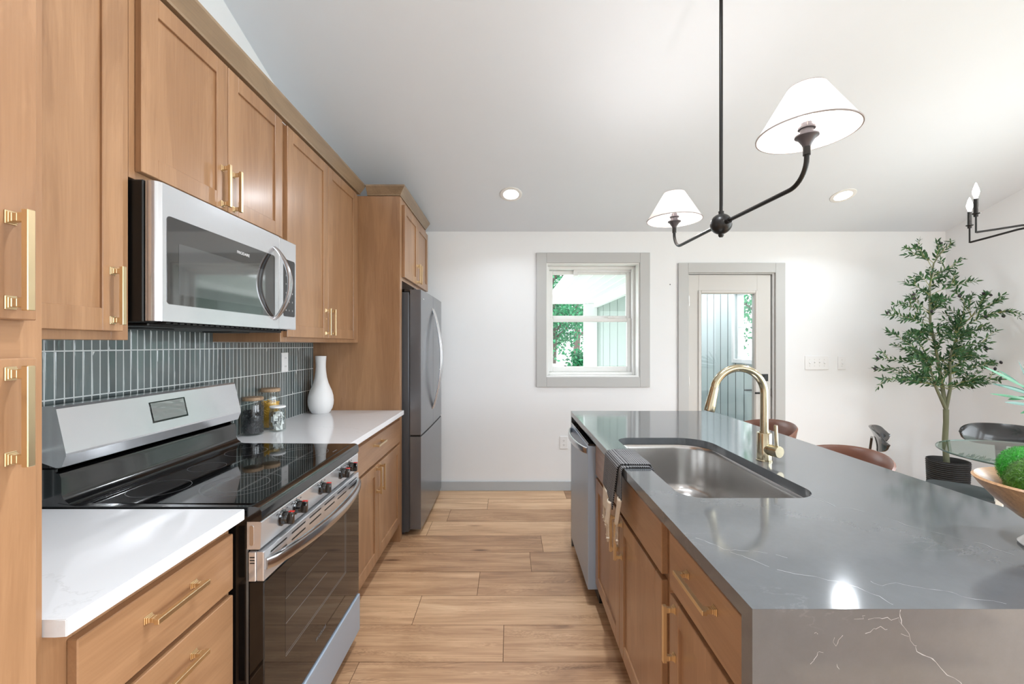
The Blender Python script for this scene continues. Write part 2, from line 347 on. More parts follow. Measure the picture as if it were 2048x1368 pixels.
def floor_mat():
    m, n, l, p = newmat('oak_planks')
    at = n.new('ShaderNodeAttribute'); at.attribute_name = 'plank'; tc = n.new('ShaderNodeTexCoord')
    sep = n.new('ShaderNodeSeparateColor'); l.new(at.outputs['Color'], sep.inputs[0])
    off = n.new('ShaderNodeVectorMath'); off.operation = 'MULTIPLY_ADD'; off.inputs[1].default_value = (19, 31, 7); l.new(at.outputs['Color'], off.inputs[0]); l.new(tc.outputs['Object'], off.inputs[2])
    mp = n.new('ShaderNodeMapping'); mp.inputs['Scale'].default_value = (1.0, 7.5, 1); l.new(off.outputs[0], mp.inputs[0])
    n1 = n.new('ShaderNodeTexNoise'); n1.inputs['Scale'].default_value = 1.5; n1.inputs['Detail'].default_value = 7; n1.inputs['Roughness'].default_value = .6; n1.inputs['Distortion'].default_value = .6; l.new(mp.outputs[0], n1.inputs[0])
    # growth rings
    ml = n.new('ShaderNodeMath'); ml.operation = 'MULTIPLY'; ml.inputs[1].default_value = 150; l.new(n1.outputs[0], ml.inputs[0]); sn = n.new('ShaderNodeMath'); sn.operation = 'SINE'; l.new(ml.outputs[0], sn.inputs[0])
    mk = n.new('ShaderNodeTexNoise'); mk.inputs['Scale'].default_value = 2.3; l.new(mp.outputs[0], mk.inputs[0]); mkr = n.new('ShaderNodeMapRange'); mkr.inputs[1].default_value = .5; mkr.inputs[2].default_value = .66; mkr.inputs[4].default_value = .10; l.new(mk.outputs[0], mkr.inputs[0])
    rg = n.new('ShaderNodeMath'); rg.operation = 'MULTIPLY'; l.new(sn.outputs[0], rg.inputs[0]); l.new(mkr.outputs[0], rg.inputs[1])
    mp2 = n.new('ShaderNodeMapping'); mp2.inputs['Scale'].default_value = (4, 120, 1); l.new(off.outputs[0], mp2.inputs[0]); n2 = n.new('ShaderNodeTexNoise'); n2.inputs['Detail'].default_value = 5; n2.inputs['Scale'].default_value = 1; l.new(mp2.outputs[0], n2.inputs[0])
    # knots
    mp3 = n.new('ShaderNodeMapping'); mp3.inputs['Scale'].default_value = (1.6, 6, 1); l.new(off.outputs[0], mp3.inputs[0]); vo = n.new('ShaderNodeTexVoronoi'); vo.inputs['Scale'].default_value = 1; l.new(mp3.outputs[0], vo.inputs[0])
    kr = n.new('ShaderNodeMapRange'); kr.inputs[1].default_value = .015; kr.inputs[2].default_value = .12; kr.inputs[3].default_value = -.4; kr.inputs[4].default_value = 0; l.new(vo.outputs['Distance'], kr.inputs[0])
    def add(a, b):
        x = n.new('ShaderNodeMath'); x.operation = 'ADD'; l.new(a, x.inputs[0]); l.new(b, x.inputs[1]); return x.outputs[0]
    f2 = n.new('ShaderNodeMath'); f2.operation = 'MULTIPLY'; f2.inputs[1].default_value = .5; l.new(n2.outputs[0], f2.inputs[0])
    n1b = n.new('ShaderNodeMath'); n1b.operation = 'MULTIPLY_ADD'; n1b.inputs[1].default_value = .95; n1b.inputs[2].default_value = -.02; l.new(n1.outputs[0], n1b.inputs[0])
    tn = n.new('ShaderNodeMath'); tn.operation = 'MULTIPLY_ADD'; tn.inputs[1].default_value = .42; tn.inputs[2].default_value = -.36; l.new(sep.outputs[2], tn.inputs[0])
    tot = add(add(add(n1b.outputs[0], rg.outputs[0]), add(f2.outputs[0], kr.outputs[0])), tn.outputs[0])
    cr = n.new('ShaderNodeValToRGB'); e = cr.color_ramp.elements; e[0].position = .12; e[0].color = (*lin((112, 80, 58)), 1); e[1].position = 1; e[1].color = (*lin((238, 206, 168)), 1)
    k = e.new(.42); k.color = (*lin((176, 136, 102)), 1); k = e.new(.68); k.color = (*lin((210, 170, 132)), 1)
    l.new(tot, cr.inputs[0]); l.new(cr.outputs[0], p.inputs['Base Color']); p.inputs['Roughness'].default_value = .38
    b = n.new('ShaderNodeBump'); b.inputs['Strength'].default_value = .12; b.inputs['Distance'].default_value = .001; l.new(n2.outputs[0], b.inputs['Height']); l.new(b.outputs[0], p.inputs['Normal'])
    return m
M_floor = floor_mat(); M_gap = flat('plank_gap', (118, 86, 60), .8)

# ------------------------------------------------------------------ room shell
XL, XR, YB, YF = -1.375, 4.09, 3.99, -3.4      # left wall, right wall, end wall, wall behind
SL = .303
def zc(y): return 2.43+SL*(YB-y) if y > .295 else 2.43+SL*(y-YF)
random.seed(4)
bm = BM(); col = bm.loops.layers.float_color.new('plank')
rows = []; y = 3.773+.2424
known = {3.773: (-.19, .8), 3.5306: (-.49, .5), 3.288: (.62, .92), 3.046: (-1.0, .45), 2.8036: (.13, .42), 2.561: (-.18, .5), 2.3188: (-.48, .62), 2.076: (-1.25, .6), 1.834: (.57, .5)}
while y > YF:
    y1, y0 = min(y, YB), max(y-.2424, YF); base = None
    for k, v in known.items():
        if abs(y-k) < .02: base = v
    j = base[0] if base else random.uniform(-1, .2)
    xs = [j+1.22*k for k in range(-3, 6)]; xs = [XL]+[q for q in xs if XL+.02 < q < XR-.02]+[XR]
    for a, b in zip(xs, xs[1:]):
        c = (random.random(), random.random(), min(1, max(0, (base[1] if base and b <= 1.6 else random.random())+random.uniform(-.22, .22))), 1)
        g, d = .0014, .0025
        v = [bm.verts.new(q) for q in ((a+g, y0+g, 0), (b-g, y0+g, 0), (b-g, y1-g, 0), (a+g, y1-g, 0))]
        w = [bm.verts.new(q) for q in ((a, y0, -d), (b, y0, -d), (b, y1, -d), (a, y1, -d))]
        f = bm.faces.new(v)
        for lp in f.loops: lp[col] = c
        for k in range(4):
            f = bm.faces.new([w[k], w[(k+1) % 4], v[(k+1) % 4], v[k]]); f.material_index = 1
            for lp in f.loops: lp[col] = c
    y -= .2424
me = bpy.data.meshes.new('floor'); bm.to_mesh(me); bm.free(); me.materials.append(M_floor); me.materials.append(M_gap)
fo = bpy.data.objects.new('floor', me); C.objects.link(fo); fo['kind'] = 'structure'

WX0, WX1, WZ0, WZ1 = .341, 1.2155, 1.065, 2.135        # window opening
DX0, DX1, DZ1 = 1.666, 2.484, 2.042                    # door opening
T = .13
bm = BM()
box(bm, XL-.1, WX0, YB, YB+T, -.01, 2.44); box(bm, WX0, WX1, YB, YB+T, -.01, WZ0); box(bm, WX0, WX1, YB, YB+T, WZ1, 2.44)
box(bm, WX1, DX0, YB, YB+T, -.01, 2.44); box(bm, DX0, DX1, YB, YB+T, DZ1, 2.44); box(bm, DX1, XR+.1, YB, YB+T, -.01, 2.44)
lathe(bm, [(0, 0), (.0035, 0)], 0, 0, 10, 0) if False else None
struct('wall_back', bm, M_wall)
bm = BM()
gable = [(YF, -.01), (YB, -.01), (YB, zc(YB)), (.295, zc(.295)), (YF, zc(YF))]
prism(bm, gable, 'x', XL-.1, XL); struct('wall_left', bm, M_wall)
bm = BM()   # right wall with unseen openings made up for the added area lamps
def gz(y): return zc(y)
prism(bm, [(YF, -.01), (-2.4, -.01), (-2.4, zc(-2.4)), (YF, zc(YF))], 'x', XR, XR+.1)
prism(bm, [(-2.4, 2.3), (-.4, 2.3), (-.4, zc(-.4)), (-2.4, zc(-2.4))], 'x', XR, XR+.1)
prism(bm, [(-2.4, -.01), (-.4, -.01), (-.4, .4), (-2.4, .4)], 'x', XR, XR+.1)
prism(bm, [(-.4, -.01), (.35, -.01), (.35, zc(.35)), (.295, zc(.295)), (-.4, zc(-.4))], 'x', XR, XR+.1)
prism(bm, [(.35, 2.2), (2.35, 2.2), (2.35, zc(2.35)), (.35, zc(.35))], 'x', XR, XR+.1)
prism(bm, [(2.35, -.01), (YB, -.01), (YB, zc(YB)), (2.35, zc(2.35))], 'x', XR, XR+.1)
struct('wall_right', bm, M_wall)
bm = BM()
xs = [XL-.1, 2.5, 3.8, XR+.1]
for k in range(3):
    if k % 2 == 0: box(bm, xs[k], xs[k+1], YF-.1, YF, -.01, 2.44)
    else: box(bm, xs[k], xs[k+1], YF-.1, YF, -.01, .4); box(bm, xs[k], xs[k+1], YF-.1, YF, 2.3, 2.44)  # out-of-view opening made up for the added rear lamp
struct('wall_front', bm, M_wall)
bm = BM()
for k, (ya, yb) in enumerate(((YF-.1, .295), (.295, YB+T))):
    za, zb = (2.43+SL*(ya-YF), 2.43+SL*(yb-YF)) if k == 0 else (2.43+SL*(YB-ya), 2.43+SL*(YB-yb))
    prism(bm, [(ya, za), (yb, zb), (yb, zb+.08), (ya, za+.08)], 'x', XL-.1, XR+.1)
struct('ceiling', bm, M_ceil)
bm = BM(); box(bm, XL+.002, DX0-.1-.002, YB-.014, YB, 0, .089, .003); box(bm, DX1+.098, XR, YB-.014, YB, 0, .089, .003); struct('baseboard_back', bm, M_base)
bm = BM(); box(bm, XR-.014, XR, 2.36, YB-.016, 0, .089, .003); struct('baseboard_right', bm, M_base)

# window_1 in the end wall ------------------------------------------------------
def frame_pieces(bm, x0, x1, z0, z1, y0, y1, wl, wr, wb, wt, b=.003):
    box(bm, x0, x0+wl, y0, y1, z0, z1, b); box(bm, x1-wr, x1, y0, y1, z0, z1, b)
    box(bm, x0+wl, x1-wr, y0, y1, z0, z0+wb, b); box(bm, x0+wl, x1-wr, y0, y1, z1-wt, z1, b)
bm = BM(); o_ = .094
frame_pieces(bm, WX0-o_, WX1+o_, WZ0-o_, WZ1+o_, YB-.018, YB-.0005, o_, o_, o_, o_, .003)
win = struct('window_1', bm, M_trim)
bm = BM(); frame_pieces(bm, WX0, WX1, WZ0, WZ1, YB-.004, YB+.22, .012, .012, .012, .012, .001); obj('jamb', bm, M_white, win, label='white painted inner jamb')
bm = BM(); frame_pieces(bm, WX0+.012, WX1-.012, WZ0+.012, WZ1-.012, YB+.10, YB+.21, .024, .024, .026, .028, .003); obj('window_frame', bm, M_white, win, label='white vinyl frame')
for nm, z0, z1, yy in (('upper_sash', 1.60, WZ1-.042, .175), ('lower_sash', WZ0+.04, 1.627, .145)):
    bm = BM(); frame_pieces(bm, WX0+.036, WX1-.036, z0, z1, YB+yy, YB+yy+.03, .04, .04, .05, .035, .005)
    frame_pieces(bm, WX0+.07, WX1-.07, z0+.044, z1-.03, YB+yy+.006, YB+yy+.024, .008, .008, .008, .008, .002)
    s_ = obj(nm, bm, M_white, win, label='white sash')
    bm = BM(); box(bm, WX0+.072, WX1-.072, YB+yy+.013, YB+yy+.017, z0+.046, z1-.032); obj('pane', bm, M_glass, s_, label='clear pane')
bm = BM(); box(bm, .95, 1.03, YB+.118, YB+.15, 1.627, 1.639, .004, 2); tube(bm, [(.97, YB+.125, 1.643), (1.0, YB+.12, 1.643)], .005, 8); obj('sash_lock', bm, M_white, win, label='white sash lock')

# door_1 -----------------------------------------------------------------------
bm = BM(); q = .0915
box(bm, DX0-q, DX0, YB-.018, YB-.0005, 0, DZ1+q, .003); box(bm, DX1, DX1+q, YB-.018, YB-.0005, 0, DZ1+q, .003); box(bm, DX0, DX1, YB-.018, YB-.0005, DZ1, DZ1+q, .003)
box(bm, DX0, DX0+.012, YB-.0005, YB+T, 0, DZ1, .001); box(bm, DX1-.02, DX1, YB-.0005, YB+T, 0, DZ1, .001); box(bm, DX0+.012, DX1-.02, YB-.0005, YB+T, DZ1-.012, DZ1, .001)
struct('trim_1', bm, M_trim)
dx0, dx1, dz1 = DX0+.014, DX1-.03, DZ1-.016
gx0, gx1, gz0, gz1 = 1.778, 2.325, .26, 1.872
y0, y1 = YB+.012, YB+.056
bm = BM()
box(bm, dx0, gx0, y0, y1, .012, dz1, .002); box(bm, gx1, dx1, y0, y1, .012, dz1, .002); box(bm, gx0, gx1, y0, y1, .012, gz0); box(bm, gx0, gx1, y0, y1, gz1, dz1)
door = struct('door_1', bm, M_doorp)
bm = BM(); frame_pieces(bm, gx0-.008, gx1+.008, gz0-.008, gz1+.008, y0-.01, y0+.001, .026, .026, .026, .026, .004); frame_pieces(bm, gx0+.012, gx1-.012, gz0+.012, gz1-.012, y0-.004, y1, .012, .012, .012, .012, .003)
obj('glazing_bead', bm, M_doorp, door)
bm = BM(); box(bm, gx0+.018, gx1-.018, y0+.02, y0+.025, gz0+.018, gz1-.018); obj('pane', bm, M_glass, door, label='clear full-height door pane')
for zz in (1.78, 1.02, .25):
    bm = BM(); tube(bm, [(dx0-.004, y0-.006, zz-.05), (dx0-.004, y0-.006, zz+.05)], .006, 10); box(bm, dx0-.001, dx0+.01, y0-.003, y0+.001, zz-.05, zz+.05); obj('hinge', bm, M_rack, door, smooth=True, label='silver hinge')
kx = 2.392
bm = BM(); box(bm, kx-.034, kx+.034, y0-.012, y0, 1.025, 1.092, .003); lathe(bm, [(0, 0), (.02, 0), (.02, .012), (0, .012)], 0, 0, 20)
for v in bm.verts:
    if abs(v.co.z) < .02 and v.co.y < 1: v.co = Vector((kx+v.co.x, y0-.012-v.co.z, 1.058+v.co.y))
obj('deadbolt', bm, M_blackm, door, smooth=True, label='square black deadbolt')
bm = BM(); box(bm, kx-.033, kx+.033, y0-.01, y0, .885, .95, .003); tube(bm, [(kx, y0-.01, .918), (kx, y0-.05, .918)], .012, 12); tube(bm, [(kx+.005, y0-.05, .918), (kx-.11, y0-.05, .918)], .009, 10)
obj('door_lever', bm, M_blackm, door, smooth=True, label='black lever handle')
bm = BM(); tube(bm, [(kx, y1+.01, .93), (kx, y1+.05, .93), (kx-.13, y1+.055, .93)], .008, 8); obj('outer_lever', bm, M_blackm, door, smooth=True)
bm = BM(); box(bm, dx1-.001, dx1+.009, y0+.008, y0+.03, .88, .955); obj('latch_plate', bm, M_blackm, door)

# wall plates ------------------------------------------------------------------
def back_plate(name, label, cx, cz, w, h, kind, cat='switch'):
    t = thing(name, label, cat, (cx, YB-.006, cz-h/2))
    bm = BM(); box(bm, cx-w/2, cx+w/2, YB-.006, YB-.0005, cz-h/2, cz+h/2, .003, 2); obj('cover_plate', bm, M_plate, t)
    if kind == 'outlet':
        for dz in (-.02, .02):
            bm = BM(); prism(bm, [(cx+a, cz+dz+b) for a, b in rrect(-.015, .015, -.013, .013, .009, 4)], 'y', YB-.0078, YB-.006); f = obj('socket', bm, M_plate, t)
            for a0, a1, b0, b1 in ((-.007, -.005, -.003, .006), (.005, .007, -.003, .006), (-.002, .002, -.009, -.005)):
                bm = BM(); box(bm, cx+a0, cx+a1, YB-.0082, YB-.0076, cz+dz+b0, cz+dz+b1); obj('slot', bm, M_slot, f, label='dark slot')
    else:
        n_ = kind; st = .046
        for k in range(n_):
            x = cx+(k-(n_-1)/2)*st; up = 1 if (k % 3) else -1
            bm = BM(); box(bm, x-.006, x+.006, YB-.008, YB-.006, cz-.012, cz+.012, .001); rect_sweep(bm, [(x, YB-.006, cz), (x, YB-.018, cz+.008*up)], (1, 0, 0), .006, .008); obj('toggle', bm, M_plate, t)
            for dz in (-.03, .03):
                bm = BM(); tube(bm, [(x, YB-.0072, cz+dz), (x, YB-.0058, cz+dz)], .0028, 8); obj('screw', bm, M_rack, t)
    return t
c_ = W(1633, 725.5, YB); back_plate('light_switch', 'wide white four-gang light switch plate on the wall right of the door', c_.x, c_.z, .222, .128, 4)
c_ = W(1683, 726, YB); back_plate('light_switch', 'small single white light switch, right of the four-gang plate', c_.x, c_.z, .074, .124, 1)
c_ = W(1127.5, 885, YB); back_plate('wall_outlet', 'white duplex outlet low on the end wall, beside the dishwasher', c_.x, c_.z, .075, .118, 'outlet', 'outlet')
c_ = W(1774, 887, YB); back_plate('wall_outlet', 'white outlet low on the end wall, behind the black chair back', c_.x, c_.z, .075, .118, 'outlet', 'outlet')
bm = BM(); c_ = W(1340, 569, YB); tube(bm, [(c_.x, YB-.003, c_.z), (c_.x, YB+.002, c_.z)], .005, 10); setp(obj('wall_anchor', bm, M_blackm), 'tiny black screw hole left in the wall beside the door trim', 'screw')

# ------------------------------------------------------------------ cabinet building blocks
def pull(parent, x, y, z, L, vert, d):
    """bar pull; x = face of door, d = +1/-1 outward direction"""
    bm = BM(); st = .033; hw = .0056; ht = .0052
    def bx(a0, a1, b0, b1, x0, x1, bv=.0008):       # a: along the bar, b: across
        if vert: box(bm, x+d*x0, x+d*x1, y+b0, y+b1, z+a0, z+a1, bv)
        else: box(bm, x+d*x0, x+d*x1, y+a0, y+a1, z+b0, z+b1, bv)
    bx(-L/2, L/2, -hw, hw, st-2*ht, st, .001)
    for s in (-1, 1):
        c = s*(L/2-.012)
        bx(c-.0105, c+.0105, -.008, .008, 0, .0022); bx(c-.0085, c+.0085, -.0066, .0066, .0022, .0050); bx(c-.0070, c+.0070, -.0056, .0056, .0050, .0085); bx(c-.0062, c+.0062, -.0052, .0052, .0085, .016); bx(c-.0072, c+.0072, -.0054, .0054, .016, st-ht)
    return obj('handle', bm, M_gold, parent, label='brushed gold bar handle')
def shaker(parent, name, x, d, y0, y1, z0, z1, th=.020, st=.058, hy=None, hz=None, L=.152):
    """door; outer face at x, body goes inward"""
    bm = BM(); xi = x-d*th; r = .0075
    box(bm, x, xi, y0, y0+st, z0, z1, .0018); box(bm, x, xi, y1-st, y1, z0, z1, .0018)
    box(bm, x-d*.0002, xi, y0+st, y1-st, z1-st, z1, .0015); box(bm, x-d*.0002, xi, y0+st, y1-st, z0, z0+st, .0015)
    box(bm, x-d*r, xi+d*.003, y0+st-.002, y1-st+.002, z0+st-.002, z1-st+.002)
    o = obj(name, bm, M_woodv, parent)
    if hy is not None: pull(o, x, hy, hz, L, True, d)
    return o
def slab(parent, name, x, d, y0, y1, z0, z1, th=.020, handle=None, L=.152):
    bm = BM(); box(bm, x, x-d*th, y0, y1, z0, z1, .0018); o = obj(name, bm, M_woody, parent)
    if handle: pull(o, x, handle[0], handle[1], L, False, d)
    return o
G = .0012
def fframe(bm, xf, d, y0, y1, z0, z1, ws=.05, wt=.036, wb=.036, th=.019):
    box(bm, xf, xf-d*th, y0, y0+ws, z0, z1, .0008); box(bm, xf, xf-d*th, y1-ws, y1, z0, z1, .0008)
    box(bm, xf, xf-d*th, y0+ws, y1-ws, z1-wt, z1, .0008); box(bm, xf, xf-d*th, y0+ws, y1-ws, z0, z0+wb, .0008)
def carcass(parent, xf, d, xb, y0, y1, z0, z1, toe=0, rails=(), mull=None):
    bm = BM(); fframe(bm, xf, d, y0, y1, z0, z1)
    for r_ in rails: box(bm, xf-d*.0002, xf-d*.019, y0+.049, y1-.049, r_-.02, r_+.02)
    if mull: box(bm, xf-d*.0004, xf-d*.019, mull-.02, mull+.02, z0+.01, z1-.01)
    t = .018; xi = xf-d*.019
    box(bm, xi, xb, y0, y0+t, z0-0*toe, z1); box(bm, xi, xb, y1-t, y1, z0, z1); box(bm, xi, xb, y0+t, y1-t, z0, z0+t); box(bm, xi, xb, y0+t, y1-t, z1-t, z1); box(bm, xb, xb+d*.006, y0+t, y1-t, z0+t, z1-t)
    if toe: box(bm, xf-d*.075, xb, y0, y1, .0, z0)
    return obj('carcass', bm, M_woodv, parent)

XW = XL+G                       # cabinet backs against the left wall
# --- tall pantry at the left edge
t = thing('pantry_cabinet', 'tall maple pantry cabinet at the left edge, running past counter and wall cabinets', 'cabinet', (-1.07, .4, 0))
carcass(t, -.773, 1, XW, .06, .7025, .1, 2.40, 1)
bm = BM(); box(bm, -.7728, -.7905, .093, .6705, 1.30, 1.45); obj('middle_rail', bm, M_woody, t)
shaker(t, 'door', -.753, 1, .085, .677, 1.408, 2.37, hy=.640, hz=1.497)
shaker(t, 'door', -.753, 1, .085, .677, .14, 1.349, hy=.640, hz=1.262)
# --- near base cabinet with drawers
t = thing('drawer_base_cabinet', 'maple drawer base between the tall pantry and the black range', 'cabinet', (-1.07, .94, 0), 'base cabinets')
carcass(t, -.777, 1, XW, .7045, 1.1735, .1, .883, 1, (.694, .397))
slab(t, 'drawer', -.757, 1, .744, 1.1625, .702, .853, handle=(.952, .797))
slab(t, 'drawer', -.757, 1, .744, 1.1625, .405, .686, handle=(.952, .63))
slab(t, 'drawer', -.757, 1, .744, 1.1625, .14, .39, handle=(.952, .33))
# --- far base cabinet
t = thing('door_base_cabinet', 'maple base cabinet with one drawer over two doors, between range and refrigerator', 'cabinet', (-1.07, 2.45, 0), 'base cabinets')
carcass(t, -.777, 1, XW, 1.9535, 2.9475, .1, .883, 1, (.694,))
slab(t, 'drawer', -.757, 1, 1.965, 2.925, .702, .853, handle=(2.435, .805))
shaker(t, 'door', -.757, 1, 1.965, 2.442, .14, .685, hy=2.41, hz=.60)
shaker(t, 'door', -.757, 1, 2.4465, 2.925, .14, .685, hy=2.478, hz=.60)
# --- counters
def slabtop(name, label, poly, z0=.8845, z1=.914):
    bm = BM(); prism(bm, poly, 'z', z0, z1)
    bmesh.ops.bevel(bm, geom=[e for e in bm.edges], offset=.0015, segments=2, affect='EDGES')
    return setp(obj(name, bm, M_counter, smooth=False), label, 'countertop', 'white countertops')
slabtop('countertop', 'white quartz countertop at lower left, between pantry and range, with a clipped corner', [(XW, .704), (-.7545, .704), (-.7355, .7045), (-.7355, 1.1785), (XW, 1.1785)])
slabtop('countertop', 'white quartz countertop holding the vase and jars, between range and refrigerator', [(XW, 1.953), (-.7355, 1.953), (-.7355, 2.9485), (XW, 2.9485)])
# --- upper cabinets
t = thing('wall_cabinet', 'single-door maple wall cabinet left of the microwave', 'cabinet', (-1.2, .94, 1.38), 'maple wall cabinets')
carcass(t, -1.055, 1, XW, .7045, 1.174, 1.382, 2.40)
shaker(t, 'door', -1.035, 1, .728, 1.138, 1.405, 2.39, hy=1.106, hz=1.497)
t = thing('wall_cabinet', 'short two-door maple wall cabinet directly above the microwave', 'cabinet', (-1.2, 1.56, 1.832), 'maple wall cabinets')
carcass(t, -1.055, 1, XW, 1.1755, 1.9505, 1.834, 2.40)
shaker(t, 'door', -1.035, 1, 1.194, 1.5595, 1.856, 2.39, hy=1.5285, hz=1.94)
shaker(t, 'door', -1.035, 1, 1.5635, 1.933, 1.856, 2.39, hy=1.592, hz=1.94)
t = thing('wall_cabinet', 'two-door maple wall cabinet above the vase and jars', 'cabinet', (-1.2, 2.45, 1.38), 'maple wall cabinets')
carcass(t, -1.055, 1, XW, 1.952, 2.9475, 1.382, 2.40)
shaker(t, 'door', -1.035, 1, 1.977, 2.419, 1.405, 2.39, hy=2.388, hz=1.497)
shaker(t, 'door', -1.035, 1, 2.423, 2.868, 1.405, 2.39, hy=2.454, hz=1.497)
# --- fridge surround: end panel + cabinet above
bm = BM(); box(bm, -.7635, XW, 2.9495, 2.968, 0, 2.40, .001); box(bm, -.7630, -.7825, 2.968, 3.0, 0, 2.40, .001)
setp(obj('end_panel', bm, M_woodv), 'tall plain maple end panel left of the refrigerator', 'cabinet panel')
t = thing('refrigerator_cabinet', 'maple cabinet with two short doors above the refrigerator', 'cabinet', (-1.07, 3.42, 1.82))
carcass(t, -.765, 1, XW, 3.0015, 3.866, 1.822, 2.40)
shaker(t, 'door', -.745, 1, 3.012, 3.4295, 1.847, 2.36, hy=3.399, hz=1.935)
shaker(t, 'door', -.745, 1, 3.4335, 3.855, 1.847, 2.36, hy=3.464, hz=1.935)
# --- crown moulding
def crown(bm, pts, zs, outs):
    """mitred sweep; pts = plan path points with outward unit dirs"""
    rings = []
    for (x, y, nx, ny) in pts: rings.append([bm.verts.new((x+nx*o, y+ny*o, z)) for z, o in zip(zs, outs)])
    n_ = len(zs)
    for a, b in zip(rings, rings[1:]):
        for k in range(n_): bm.faces.new([a[k], a[(k+1) % n_], b[(k+1) % n_], b[k]])
    bm.faces.new(rings[0]); bm.faces.new(rings[-1])
zs = [2.402, 2.402, 2.410, 2.450, 2.455, 2.466, 2.466]; outs = [-.02, .004, .006, .036, .040, .040, -.02]
bm = BM(); crown(bm, [(-1.034, .7045, 1, 0), (-1.034, 2.925, 1, 0)], zs, outs)
setp(obj('crown_moulding', bm, M_woodshade), 'long maple crown moulding along the top of the wall cabinets', 'moulding', 'cabinet crown mouldings')
bm = BM(); crown(bm, [(-.989, 2.9485, 0, -1), (-.7635+.0, 2.9485, 1, -1), (-.7635, 3.84, 1, 0)], zs, [max(o, -.019) if o > 0 else -.018 for o in outs])
setp(obj('crown_moulding', bm, M_woodshade), 'maple crown moulding turning the corner above the refrigerator cabinet', 'moulding', 'cabinet crown mouldings')

# --- tiled backsplash ---------------------------------------------------------
t = thing('backsplash', 'tiled backsplash of narrow upright dark teal glazed tiles behind range and counters', 'backsplash', (XL+.005, 1.83, .9145))
bm = BM(); box(bm, XW, XL+.0098, .704, 2.948, .9148, 1.3805); box(bm, XW, XL+.0098, 1.184, 1.948, 1.3805, 1.43); obj('grout', bm, M_grout, t, label='pale grout')
random.seed(8); bm = BM(); pit = .0284; g = .0042
zr = [.916, 1.061, 1.2065, 1.352, 1.4975]
k = 0; yy = 2.947
while yy > .71:
    ya, yb = max(yy-pit+g, .705), yy
    for a, b in zip(zr, zr[1:]):
        top = 1.3795 if not (1.176 < ya and yb < 1.955) else 1.428
        b2 = min(b-g, top)
        if b2-a < .01: continue
        tx, tz, ty = random.uniform(-.0006, .0006), random.uniform(-.0007, .0007), random.uniform(-.0006, .0006)
        x1 = XL+.0107; e = .0016
        cz, cy = (a+b2)/2, (ya+yb)/2
        def X(y, z): return x1+tx*.3+ty*(y-cy)/(pit/2)+tz*(z-cz)/.07
        o4 = [(ya, a), (yb, a), (yb, b2), (ya, b2)]; i4 = [(ya+e, a+e), (yb-e, a+e), (yb-e, b2-e), (ya+e, b2-e)]
        A = [bm.verts.new((XL+.0090, p, q)) for p, q in o4]; B = [bm.verts.new((x1-.0004, p, q)) for p, q in o4]; D = [bm.verts.new((X(p, q), p, q)) for p, q in i4]
        for R1, R2 in ((A, B), (B, D)):
            for j in range(4): bm.faces.new([R1[j], R1[(j+1) % 4], R2[(j+1) % 4], R2[j]])
        bm.faces.new(D)
    yy -= pit; k += 1
ti = obj('tiles', bm, M_tile, t); ti['kind'] = 'stuff'
# outlet on backsplash
t = thing('wall_outlet', 'white outlet plate on the dark tiled backsplash, left of the vase', 'outlet', (XL+.012, 2.57, 1.20))
bm = BM(); box(bm, XL+.0108, XL+.0165, 2.532, 2.606, 1.203, 1.321, .002, 2); obj('cover_plate', bm, M_plate, t)
for dz in (-.025, .025):
    bm = BM(); prism(bm, [(2.569+a, 1.262+dz+b) for a, b in rrect(-.016, .016, -.014, .014, .008, 4)], 'x', XL+.0165, XL+.0185); f = obj('socket', bm, M_plate, t)
    for dy in (-.006, .006):
        bm = BM(); box(bm, XL+.0183, XL+.0189, 2.569+dy-.001, 2.569+dy+.001, 1.259+dz, 1.268+dz); obj('slot', bm, M_slot, f, label='dark slot')

# ------------------------------------------------------------------ microwave
def bow(bm, p0, p1, out, depth, w, tk, up, n=24, power=.75, tp=.45):
    pts = []; ws = []; ts = []
    p0, p1, out = Vector(p0), Vector(p1), Vector(out)
    for k in range(n+1):
        u = k/n; s = math.sin(PI*u)**power
        pts.append(p0.lerp(p1, u)+out*depth*s); m_ = 1-tp+tp*math.sin(PI*u)**.6
        ws.append(w*m_); ts.append(tk*(.75+.25*math.sin(PI*u)))
    rect_sweep(bm, pts, up, ws, ts, .8)
MY0, MY1, MZ0, MZ1, MXf = 1.180, 1.947, 1.436, 1.830, -.980
t = thing('microwave', 'stainless over-the-range microwave with black glass door under the short cabinet', 'microwave', (-1.17, 1.563, MZ0))
bm = BM(); box(bm, XL+.0125, -1.02, MY0+.001, MY1-.001, MZ0-.004, MZ1, .003); box(bm, -1.02, -1.012, MY0+.006, MY1-.006, MZ0, MZ1-.004)
obj('body', bm, M_blackm, t, label='black microwave case')
bm = BM(); prism(bm, [(-1.014, MY0+.002), (-1.000, MY0), (-.990, MY0+.004), (-.984, MY0+.010), (-.982, MY0+.016), (-.980, MY0+.018), (MXf, 1.801), (-1.014, 1.801)], 'z', MZ0, MZ1-.003)
md = obj('door', bm, M_steel, t, smooth=True, label='brushed stainless door frame')
bm = BM(); prism(bm, rrect(1.213, 1.77, 1.486, 1.739, .012, 5), 'x', MXf-.004, MXf+.0012); dw = obj('window', bm, M_mwg, md, label='black glass')
bm = BM(); prism(bm, rrect(1.256, 1.70, 1.517, 1.668, .004, 3), 'x', MXf+.0012, MXf+.0016); obj('screen', bm, M_meshw, md, label='grey viewing screen')
bm = text_bm('FRIGIDAIRE', .0145, MX(MXf+.0016, 1.560, 1.702)); obj('logo', bm, M_mark, md, label='white lettering')
bm = BM(); bow(bm, (MXf, 1.768, 1.475), (MXf, 1.768, 1.775), (1, 0, 0), .066, .030, .013, (0, 1, 0)); obj('handle', bm, M_handle, md, smooth=True, label='bowed stainless handle')
